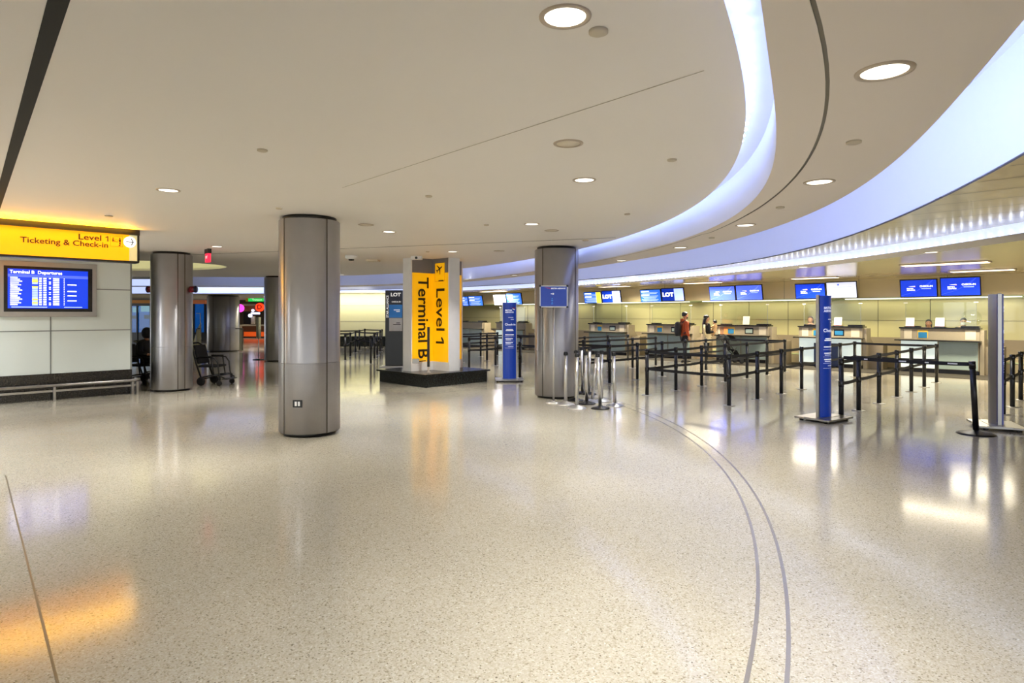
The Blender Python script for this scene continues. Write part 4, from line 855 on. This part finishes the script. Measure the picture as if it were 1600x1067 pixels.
def person(name,label,X,Y,rz,h,skin_m,top_m,leg_m,hair_m,arms='down',longhair=0,mask=None,glasses=False,stride=.08,female=False,collar=None):
    """local +x is where the person faces"""
    t=thing(name,label,'person',(X,Y,0),rz); k=h/1.78
    def v(x,y,z): return Vector((x*k,y*k,z*k))
    sw=.185 if female else .215
    if arms=='down': A={s:[v(0,s*sw,1.43),v(-.03,s*(sw+.05),1.14),v(.05,s*(sw+.045),.90)] for s in (-1,1)}
    elif arms=='hold': A={s:[v(0,s*sw,1.42),v(.02,s*(sw+.03),1.15),v(.24,s*.10,1.20+.05*s)] for s in (-1,1)}
    else: A={s:[v(0,s*sw,1.42),v(.03,s*(sw+.04),1.17),v(.26,s*.16,1.12)] for s in (-1,1)}
    # body (continuous skin: neck, head root, arms, hands, trunk)
    hbm,T,s=head_mesh(v(.015,0,1.535),.235*k,skin_m); me_o=hbm.build('body',None,t)
    V=[(v(0,0,1.0),.13*k),(v(0,0,1.25),.125*k),(v(0,0,1.42),.10*k),(v(.0,0,1.49),.055*k),(v(.01,0,1.56),.052*k)]; E_=[(0,1),(1,2),(2,3),(3,4)]
    for sd in (-1,1):
        i=len(V); a=A[sd]; V+=[(a[0],.05*k),(a[1],.040*k),(a[2],.026*k)]; E_+=[(2,i),(i,i+1),(i+1,i+2)]
        hv,he=hand(t,a[2],(a[2]-a[1]),skin_m,.6,sd,k); j=len(V); V+=hv[1:]; E_+=[((i+2) if p==0 else j+p-1,(i+2) if q==0 else j+q-1) for p,q in he]
    sk=skin('body_tmp',V,E_,skin_m,None,1)
    bm=bmesh.new(); bm.from_mesh(me_o.data); bm.from_mesh(sk.data); bm.to_mesh(me_o.data); bm.free(); bpy.data.objects.remove(sk)
    for p_ in me_o.data.polygons: p_.use_smooth=True
    face_bits(t,T,s,mask,glasses); hair_cap(t,T,s,hair_m,longhair*k)
    # jacket
    wz=.115 if not female else .105
    V=[(v(0,0,.86),(.150*k,.125*k)),(v(0,0,.98),(.16*k,.125*k)),(v(0,0,1.16),(.165*k,.125*k)),(v(0,0,1.34),(.18*k,.12*k)),(v(0,0,1.45),(.10*k,.08*k)),(v(0,0,1.51),.065*k)]
    E_=[(0,1),(1,2),(2,3),(3,4),(4,5)]
    for sd in (-1,1):
        i=len(V); a=A[sd]; V+=[(a[0],.072*k),(a[1],.056*k),(a[2]-(a[2]-a[1]).normalized()*.01,.043*k)]; E_+=[(3,i),(i,i+1),(i+1,i+2)]
    skin('jacket',V,E_,top_m,t,2)
    V=[(v(0,0,.93),.135*k)]; E_=[]
    for sd in (-1,1):
        i=len(V); V+=[(v(0,sd*.09,.86),.095*k),(v(sd*stride*.5+.01,sd*.10,.48),.066*k),(v(sd*stride,sd*.10,.09),.048*k)]; E_+=[(0,i),(i,i+1),(i+1,i+2)]
    skin('trousers',V,E_,leg_m,t,2)
    for sd in (-1,1):
        b=MB(); rings=[]
        for x,r,hh in ((-.09,.03,.07),(-.05,.042,.09),(.02,.045,.08),(.10,.047,.055),(.155,.036,.04),(.175,.015,.025)):
            rings.append([v(sd*stride+x,sd*.10+r*math.cos(2*PI*i/12),hh/2+hh/2*math.sin(2*PI*i/12)) for i in range(12)])
        b.grid(rings,M['shoe'],True,True,True); b.build('shoe',None,t)
    return t,T,s,v
man,T,s,v=person('person','man in a rust orange jacket with a black backpack, standing before the desks',6.13,21.8,math.radians(5),1.79,M['skin'],M['rust'],M['jeans'],M['hair'])
b=MB(); b.T=T; b.sphere((.045*s,0,.035*s),(.055*s,.066*s,.038*s),M['hair'],12,8); b.build('beard',None,man)
b=MB(); b.tube([(-.07,-.12,1.46),(-.10,0,1.50),(-.07,.12,1.46)],[.05,.06,.05],M['rust'],10); b.build('hood',None,man)
bp=thing('backpack','black backpack worn by the man in the rust orange jacket','backpack',(6.13,21.8,0),math.radians(5))
rings=[]
for z,rx,ry in ((.93,.05,.10),(.97,.10,.15),(1.10,.125,.165),(1.28,.11,.16),(1.40,.08,.13),(1.44,.03,.07)): rings.append([(-.255+rx*math.cos(2*PI*i/16),ry*math.sin(2*PI*i/16),z) for i in range(16)])
MB().grid(rings,M['seatf'],True,True,True).build('pack_body',None,bp)
b=MB()
for sy in (-1,1): b.tube([(-.16,sy*.11,1.38),(-.02,sy*.135,1.50),(.13,sy*.13,1.38),(.12,sy*.16,1.15),(-.12,sy*.18,1.02)],.018,M['black'],6)
b.build('strap',None,bp)
wom,T,s,v=person('person','woman with long black hair, black jacket and cream skirt, holding a baby',6.80,21.5,math.radians(4),1.68,M['skin2'],M['bjacket'],M['blackp'],M['hair'],'hold',.55,None,False,.05,True)
b=MB(); rings=[]
for z,r in ((1.02,.175),(.92,.20),(.80,.215),(.72,.215)): rings.append([(r*.9*math.cos(2*PI*i/20),r*math.sin(2*PI*i/20),z) for i in range(20)])
b.grid(rings,M['creamcoat'],True); b.build('coat_hem',None,wom)
b=MB(); b.tube([(-.13,-.16,1.34),(-.16,-.19,1.1),(-.10,-.20,.95)],[.03,.05,.04],M['creamcoat'],10); b.build('scarf',None,wom)
# baby in her arms
bb=thing('person','baby in a cream suit with black hair, held by the woman','person',(7.07,21.42,1.10),math.radians(120))
hbm,T2,s2=head_mesh(Vector((0,0,.24)),.155,M['skin2']); bo=hbm.build('body',None,bb)
V=[((0,0,.05),.075),((0,0,.15),.08),((0,0,.22),.055),((0,0,.26),.035),((0,.09,.19),.032),((.08,.10,.14),.026),((.13,.06,.16),.02),((0,-.09,.19),.032),((.08,-.10,.14),.026),((.13,-.06,.16),.02),((.08,.06,-.01),.045),((.12,.07,-.12),.035),((.15,.07,-.16),.028),((.08,-.06,-.01),.045),((.12,-.07,-.12),.035),((.15,-.07,-.16),.028)]
skin('suit',V,[(0,1),(1,2),(2,3),(2,4),(4,5),(5,6),(2,7),(7,8),(8,9),(0,10),(10,11),(11,12),(0,13),(13,14),(14,15)],M['babyw'],bb,2)
for sy in (-1,1):
    hv,he=hand(bb,(.12,sy*.06,.16),(1,-sy*.3,.2),M['skin2'],.7,sy,.45); skin('hand',hv,he,M['skin2'],bb,1)
face_bits(bb,T2,s2); hair_cap(bb,T2,s2,M['hair'])
# staff behind the desks
def staff(x,C,ztop,label,hair,longh,mask,glasses,top,yaw=-PI/2-PI/4+PI/2*0,sk='skin'):
    r=(x-800)/F; Y=C/(1+r); X=r*Y; person('person',label,X,Y,math.radians(-128),ztop/1.0,M[sk],M[top],M['blackp'],hair,'down',longh,mask,glasses,.03,True)
staff(1266.5,31.1,1.64,'woman with long brown hair standing behind the second desk from the right',M['hairb'],.22,None,False,'bluecloth')
staff(1451,31.1,1.55,'staff member with dark hair, head bowed behind the rightmost desk between placards',M['hair'],.12,None,False,'bluecloth')
staff(1505.5,31.1,1.60,'staff member with glasses and white face mask behind the right end of rightmost desk',M['hair'],0,M['mask'],True,'bjacket',sk='skin2')
# ------------------------------------------------------------------ stroller beside the woman
st=thing('stroller','dark stroller parked beside the woman, behind the belts','stroller',(7.55,21.25,0),math.radians(10))
MB().tube([(-.34,-.2,1.0),(-.10,-.2,.62),(.30,-.2,.16)],.013,M['black']).tube([(-.34,.2,1.0),(-.10,.2,.62),(.30,.2,.16)],.013,M['black']).tube([(-.34,-.2,1.0),(-.34,.2,1.0)],.016,M['rubber']).tube([(-.22,-.2,.14),(.12,-.2,.55)],.012,M['black']).tube([(-.22,.2,.14),(.12,.2,.55)],.012,M['black']).build('frame',None,st)
b=MB(); b.grid([[(-.16,y,.86),(-.10,y,.52),(.14,y,.46),(.24,y,.30)] for y in (-.19,0,.19)],M['seatf']); b.grid([[(-.18,y,.84),(-.12,y,.49),(.14,y,.43),(.25,y,.28)] for y in (-.19,0,.19)],M['seatf']); b.build('seat',None,st)
b=MB(); b.grid([[(-.16+.30*math.sin(a)*1.0-.0,y,.70+.30*math.cos(a)) for a in [math.radians(-60+15*i) for i in range(10)]] for y in (-.2,0,.2)],M['seatf']); b.build('canopy',None,st)
b=MB(); b.box((0,0,.22),(.38,.34,.14),M['seatf'],bev=.03); b.build('basket',None,st)
for x_ in (-.22,.30):
    for y_ in (-.22,.22):
        MB().lathe([(.05,-.018),(.085,-.018),(.09,0),(.085,.018),(.05,.018)],(x_,y_,.09),M['rubber'],20,Matrix.Rotation(PI/2,4,'X')).lathe([(.002,-.012),(.05,-.012),(.05,.012),(.002,.012)],(x_,y_,.09),M['alu'],16,Matrix.Rotation(PI/2,4,'X')).build('wheel',None,st)
# ------------------------------------------------------------------ wheelchairs near the second column
def wheelchair(X,Y,rz,label):
    """transport chair facing local +x"""
    t=thing('wheelchair',label,'wheelchair',(X,Y,0),rz,'black transport wheelchairs')
    b=MB()
    for y in (-.24,.24):
        b.tube([(-.50,y,1.0),(-.34,y,.92),(-.24,y,.52),(-.10,y,.14)],.02,M['black'],8)
        b.tube([(-.28,y,.66),(.06,y,.68),(.22,y,.66),(.30,y,.55),(.34,y,.24),(.46,y*.9,.18)],.017,M['black'],8)
        b.tube([(-.10,y,.20),(.10,y,.24),(.36,y,.26)],.018,M['black'],8)
        b.tube([(.14,y,.66),(.20,y,.26)],.016,M['black'],8)
    b.tube([(-.50,-.24,1.0),(-.50,.24,1.0)],.02,M['rubber'],8); b.tube([(-.10,-.24,.16),(-.10,.24,.16)],.018,M['black']); b.tube([(.34,-.24,.25),(.34,.24,.25)],.015,M['black'])
    b.build('frame',None,t)
    MB().box((.02,0,.46),(.46,.44,.05),M['seatf'],bev=.02).build('seat',None,t)
    MB().box((-.26,0,.74),(.05,.44,.46),M['seatf'],R=Matrix.Rotation(math.radians(-14),4,'Y'),bev=.02).build('backrest',None,t)
    for y in (-.19,.19): MB().box((.0,y*1.26,.695),(.30,.05,.03),M['rubber'],bev=.01).build('armrest',None,t)
    b=MB(); b.box((.46,0,.155),(.16,.40,.02),M['black'],bev=.006); b.build('footrest',None,t)
    for x_,r in ((-.10,.105),(.36,.065)):
        for y in (-.26,.26):
            MB().lathe([(r*.5,-.02),(r*.93,-.02),(r,0),(r*.93,.02),(r*.5,.02)],(x_,y*1.04,r),M['rubber'],24,Matrix.Rotation(PI/2,4,'X')).lathe([(.002,-.014),(r*.5,-.014),(r*.5,.014),(.002,.014)],(x_,y*1.04,r),M['plate'],16,Matrix.Rotation(PI/2,4,'X')).build('wheel' if r>.1 else 'caster',None,t)
    for y in (-.25,.25): MB().box((.36,y*1.0,.19),(.03,.05,.13),M['black']).build('caster_fork',None,t)
    return t
wheelchair(-7.26,14.85,math.radians(-6),'black wheelchair sticking out to the right of the second steel column')
wheelchair(-9.12,15.05,math.radians(-8),'black wheelchair between the left wall end and the second column, person seated in it')
wheelchair(-9.35,16.2,math.radians(-14),'second black wheelchair parked behind the seated person')
# seated person in black
t=thing('person','person in black hooded coat seated in a wheelchair, half hidden by the second column','person',(-8.93,15.02,0),math.radians(-8))
hbm,T,s=head_mesh(Vector((.0,0,1.13)),.22,M['skin']); bo=hbm.build('body',None,t)
V=[((-.08,0,.56),.10),((-.08,0,.8),.10),((-.04,0,1.0),.08),((0,0,1.08),.05),((0,0,1.15),.05)]; E_=[(0,1),(1,2),(2,3),(3,4)]
for sd in (-1,1):
    i=len(V); V+=[((-.02,sd*.19,1.0),.05),((.02,sd*.24,.76),.04),((.22,sd*.2,.73),.027)]; E_+=[(2,i),(i,i+1),(i+1,i+2)]
    hv,he=hand(t,(.22,sd*.2,.73),(1,0,-.1),M['skin'],.6,sd,1.0); j=len(V); V+=hv[1:]; E_+=[((i+2) if p_==0 else j+p_-1,(i+2) if q_==0 else j+q_-1) for p_,q_ in he]
sk_=skin('tmp',V,E_,M['skin'],None,1); bm=bmesh.new(); bm.from_mesh(bo.data); bm.from_mesh(sk_.data); bm.to_mesh(bo.data); bm.free(); bpy.data.objects.remove(sk_)
V=[((-.10,0,.58),.17),((-.10,0,.8),.17),((-.06,0,.98),.16),((-.01,0,1.08),.09),((-.03,0,1.16),.06)]; E_=[(0,1),(1,2),(2,3)]; V=V[:4]
for sd in (-1,1):
    i=len(V); V+=[((-.02,sd*.19,1.0),.08),((.02,sd*.24,.76),.065),((.20,sd*.2,.735),.05)]; E_+=[(2,i),(i,i+1),(i+1,i+2)]
skin('coat',V,E_,M['bjacket'],t,2)
V=[((-.08,0,.57),.14)]; E_=[]
for sd in (-1,1):
    i=len(V); V+=[((.10,sd*.10,.57),.09),((.36,sd*.10,.55),.07),((.42,sd*.10,.24),.05)]; E_+=[(0,i),(i,i+1),(i+1,i+2)]
skin('trousers',V,E_,M['blackp'],t,2)
for sd in (-1,1):
    b=MB(); rings=[]
    for x_,r,hh in ((-.09,.03,.07),(-.05,.042,.09),(.02,.045,.08),(.10,.047,.055),(.155,.036,.04),(.175,.015,.025)): rings.append([(.43+x_,sd*.1+r*math.cos(2*PI*i/12),.175+hh/2+hh/2*math.sin(2*PI*i/12)) for i in range(12)])
    b.grid(rings,M['shoe'],True,True,True); b.build('shoe',None,t)
face_bits(t,T,s); b=MB(); b.T=T
b.sphere((-.0*s,0,.12*s),(.125*s,.115*s,.15*s),M['bjacket'],16,12); b.build('hood',None,t)
# ------------------------------------------------------------------ far left: soffit, storefronts, kiosk
so=struct(MB().box((-18.5,31.5,2.86),(16.4,12,.58),M['roofd']).build('ceiling'))
MB().box((-18.5,25.47,2.70),(16.4,.06,.27),M['ledband']).build('light_band',None,so)
MB().box((-18.5,25.42,2.86),(16.4,.10,.035),M['softjoint']).build('trim_ledge',None,so)
MB().box((-18.5,25.47,3.02),(16.4,.06,.27),M['ledband']).build('light_band',None,so)
wb=struct(MB().box((-26.6,41.2,1.4),(13,.2,2.8),M['darkwall']).build('wall_back')); 
YS=40.8
def sx(x): return (x-800)/F*YS
def zz(y,Y=YS): return EYE-(y-HZ)/F*Y
def fbox(x0,x1,y0,y1,m,name,parent,dy=0,th=.1,Y=YS):
    X0,X1=(x0-800)/F*Y,(x1-800)/F*Y; Z0,Z1=zz(y1,Y),zz(y0,Y); return MB().box(((X0+X1)/2,Y-dy,(Z0+Z1)/2),(X1-X0,th,Z1-Z0),m).build(name,None,parent)
t=thing('storefront','glass shopfront with blue light, between left wall and second column','shopfront',(0,0,0))
fbox(195,245,463,474,M['fascia'],'fascia',t,.5,.6); fbox(195,245,474,478,M['black'],'head_rail',t,.45,.2)
fbox(195,245,478,519,M['window'],'glass',t,.35,.02); 
for x in (205,219.5,240): fbox(x,x+1.6,474,531,M['black'],'mullion',t,.4,.12)
fbox(195,245,519,531,M['black'],'kick_panel',t,.35,.1)
fbox(195,245,478,520,M['shopblue'],'interior_back',t,-.05,.05); fbox(209,218,480,488,M['shopwhite'],'lit_shelf',t,.1,.05); fbox(222,238,478,487,M['shopwhite'],'lit_shelf',t,.1,.05); fbox(207,214,493,498,M['paper'],'lit_shelf',t,.1,.05); fbox(227,236,492,498,M['paper'],'lit_shelf',t,.1,.05)
t=thing('storefront','glass doors with deep blue light, right of the second column','shopfront',(0,0,0))
fbox(292,330,465,475,M['fascia2'],'fascia',t,.5,.6); fbox(292,330,475,520,M['window'],'glass',t,.35,.02)
for x in (296,306.5,324): fbox(x,x+2.6,475,522,M['black'],'mullion',t,.4,.12)
fbox(292,330,519,531,M['black'],'kick_panel',t,.35,.1); fbox(292,330,475,522,M['shopblue'],'interior_back',t,-.05,.05); fbox(299,305,488,493,M['scrsoft'],'lit_shelf',t,.1,.05)
b=fbox(318,319,489,508,M['white'],'door_pull',t,.45,.04); fbox(312,319,489,490,M['white'],'door_pull',t,.45,.04)
# kiosk area farther back
struct(MB().box((-19,50.5,1.6),(22,.2,3.2),M['darkwall']).build('wall_back'))
struct(MB().box((-20,46,3.0),(26,12,.1),M['roofd']).build('ceiling'))
for x_,y_,z_ in ((-16,33,2.56),(-15,44,2.94),(-21,44,2.94),(-12,30,2.56),(-20,28,2.56)):  # extra downlights added because the far area came out too dark
    tag(MB().lathe([(.12,0),(.12,-.006),(.1,-.008),(.002,-.006)],m=M['lamp']).build('downlight',M['lamp'],None,(x_,y_,z_)),'small round downlight added to brighten the far low soffit beyond the second column','ceiling light','downlights of the far soffit'); area_light('downlight_beam',(x_,y_,z_-.02),.2,60,(1,.9,.75),spread=math.radians(150))
YK=45
t=thing('food_kiosk','lit food kiosk counter with orange front beyond the far columns','kiosk',(0,0,0))
fbox(381,422,507,509,M['paper'],'counter_top',t,.3,.8,YK); fbox(382,421,509,526,M['wood'],'counter_body',t,.3,.6,YK); fbox(387,420,518,525,M['orange'],'orange_panel',t,.62,.02,YK); fbox(386,420,510,517,M['wood'],'wood_panel',t,.62,.03,YK); fbox(381,384,507,527,M['paper'],'end_post',t,.5,.7,YK)
fbox(380,422,526,528,M['black'],'kick',t,.3,.6,YK); fbox(384,395,488,506,M['blackg'],'display_case',t,.2,.4,YK); fbox(395,400,494,506,M['paper'],'menu_board',t,.2,.2,YK); fbox(378,422,475,478,M['paper'],'canopy_edge',t,.4,1.0,YK); fbox(385,420,478,486,M['wood'],'canopy',t,.2,.6,YK)
for x,y,r in ((391,493,.14),(395,485,.10)):
    p=at(x,y,YK-.6); MB().sphere(p,r,M['whitehot'],12,8).build('spot_lamp',None,t)
fbox(398,411,488,491,M['whitehot'],'strip_lamp',t,.6,.1,YK)
p=at(406,480,40.6); t=thing('round_sign','round glowing red sign with the letter D above the kiosk','sign',(p.x,p.y,p.z)); MB().lathe([(.002,-.06),(.27,-.06),(.27,.06),(.002,.06)],(0,0,0),M['redlit'],32,Matrix.Rotation(PI/2,4,'X')).build('disc',None,t); MB().tube([(0,0,.25),(0,0,2.96-p.z)],.015,M['black']).build('hanger',None,t)
join_text('lettering',[('D',.40,frame(0,-.065,0),M['darkred'],.012,'CENTER',1.1)],t)
p=at(375,481.5,40.6); t=thing('round_sign','glowing magenta round sign beside the wide far column','sign',(p.x,p.y,p.z),.7); MB().lathe([(.002,-.05),(.26,-.05),(.26,.05),(.002,.05)],(0,0,0),M['pink'],32,Matrix.Rotation(PI/2,4,'X')).build('disc',None,t); MB().tube([(0,0,.25),(0,0,2.96-p.z)],.015,M['black']).build('hanger',None,t); MB().lathe([(.10,-.055),(.13,-.055),(.13,.05),(.10,.05)],(0,0,0),M['lightp'],24,Matrix.Rotation(PI/2,4,'X')).build('ring',None,t)
p=at(398,465.5,33.5); t=thing('hanging_sign','green hanging direction sign under the far soffit','sign',(p.x,p.y,p.z)); MB().box((0,0,-.02),(.94,.1,.34),M['green']).build('panel',None,t); MB().box((-.40,-.052,-.02),(.14,.01,.34),M['ycard']).build('end_panel',None,t)
join_text('lettering',[('Ground',.13,frame(.42,-.055,.05),M['wink'],.003,'RIGHT',1.1),('Transport',.13,frame(.42,-.055,-.10),M['wink'],.003,'RIGHT',1.0),('bar',.18,.07,frame(-.12,-.055,.0),M['wink'])],t)
# slanted cream barrier panels either side of the wide far column
for X0,sg,lb in ((-14.15,-1,'cream slanted barrier panel left of the wide far column'),(-12.35,1,'cream barrier panel with black rail right of the wide far column')):
    t=thing('queue_barrier',lb,'barrier',(X0,27.9,0)); w_=.42 if sg<0 else .12
    MB().grid([[(sg*w_,-.04,.02),(-sg*.02,-.04,.02),(-sg*.02,-.04,1.32 if sg<0 else 1.05),(sg*.12,-.04,1.05)],[(sg*w_,.04,.02),(-sg*.02,.04,.02),(-sg*.02,.04,1.32 if sg<0 else 1.05),(sg*.12,.04,1.05)]],M['creamwall'],True,True,True,smooth=False).build('panel',None,t)
    MB().tube([(sg*.15,-.08,1.05),(-sg*.1,-.25,1.05)],.02,M['black']).tube([(sg*.15,-.08,1.05),(sg*.15,-.08,.06)],.018,M['black'] if sg>0 else M['alu']).build('rail',None,t)
# exit sign
p=P(325,389,CZ); t=thing('exit_sign','red lit exit sign hanging between the second and nearest columns','sign',(p.x,p.y,CZ),math.radians(-50))
MB().box((0,0,-.05),(.26,.08,.10),M['dark'],bev=.005).build('mount',None,t); MB().box((0,0,-.18),(.22,.06,.20),M['exitred'],bev=.004).build('lit_box',None,t)
join_text('lettering',[('EXIT',.075,frame(0,-.032,-.18),M['wink'],.002,'CENTER',1.0)],t)
# ------------------------------------------------------------------ closing walls, and an unseen open front added to let fill daylight in
wr_=thing('fill_front','unseen open mullion front added behind the viewer to let fill daylight in','window',(0,-12,0)); wr_['kind']='structure'; wr_.name='fill_opening_1'
b=MB()
for i in range(21): b.box((-30+3*i,0,1.55),(.08,.12,3.1),M['dark'])
b.box((0,0,.05),(60,.12,.1),M['dark']); b.box((0,0,3.05),(60,.12,.1),M['dark']); b.build('fill_opening_frame',None,wr_)
struct(MB().box((-30,8,1.6),(.2,40,3.4),M['panel']).build('wall_west'))
struct(MB().box((24,2,1.6),(.2,44,3.4),M['bulk']).build('wall_east'))
for n_ in [o.name for o in bpy.data.objects if o.name.startswith('body_tmp')]: pass
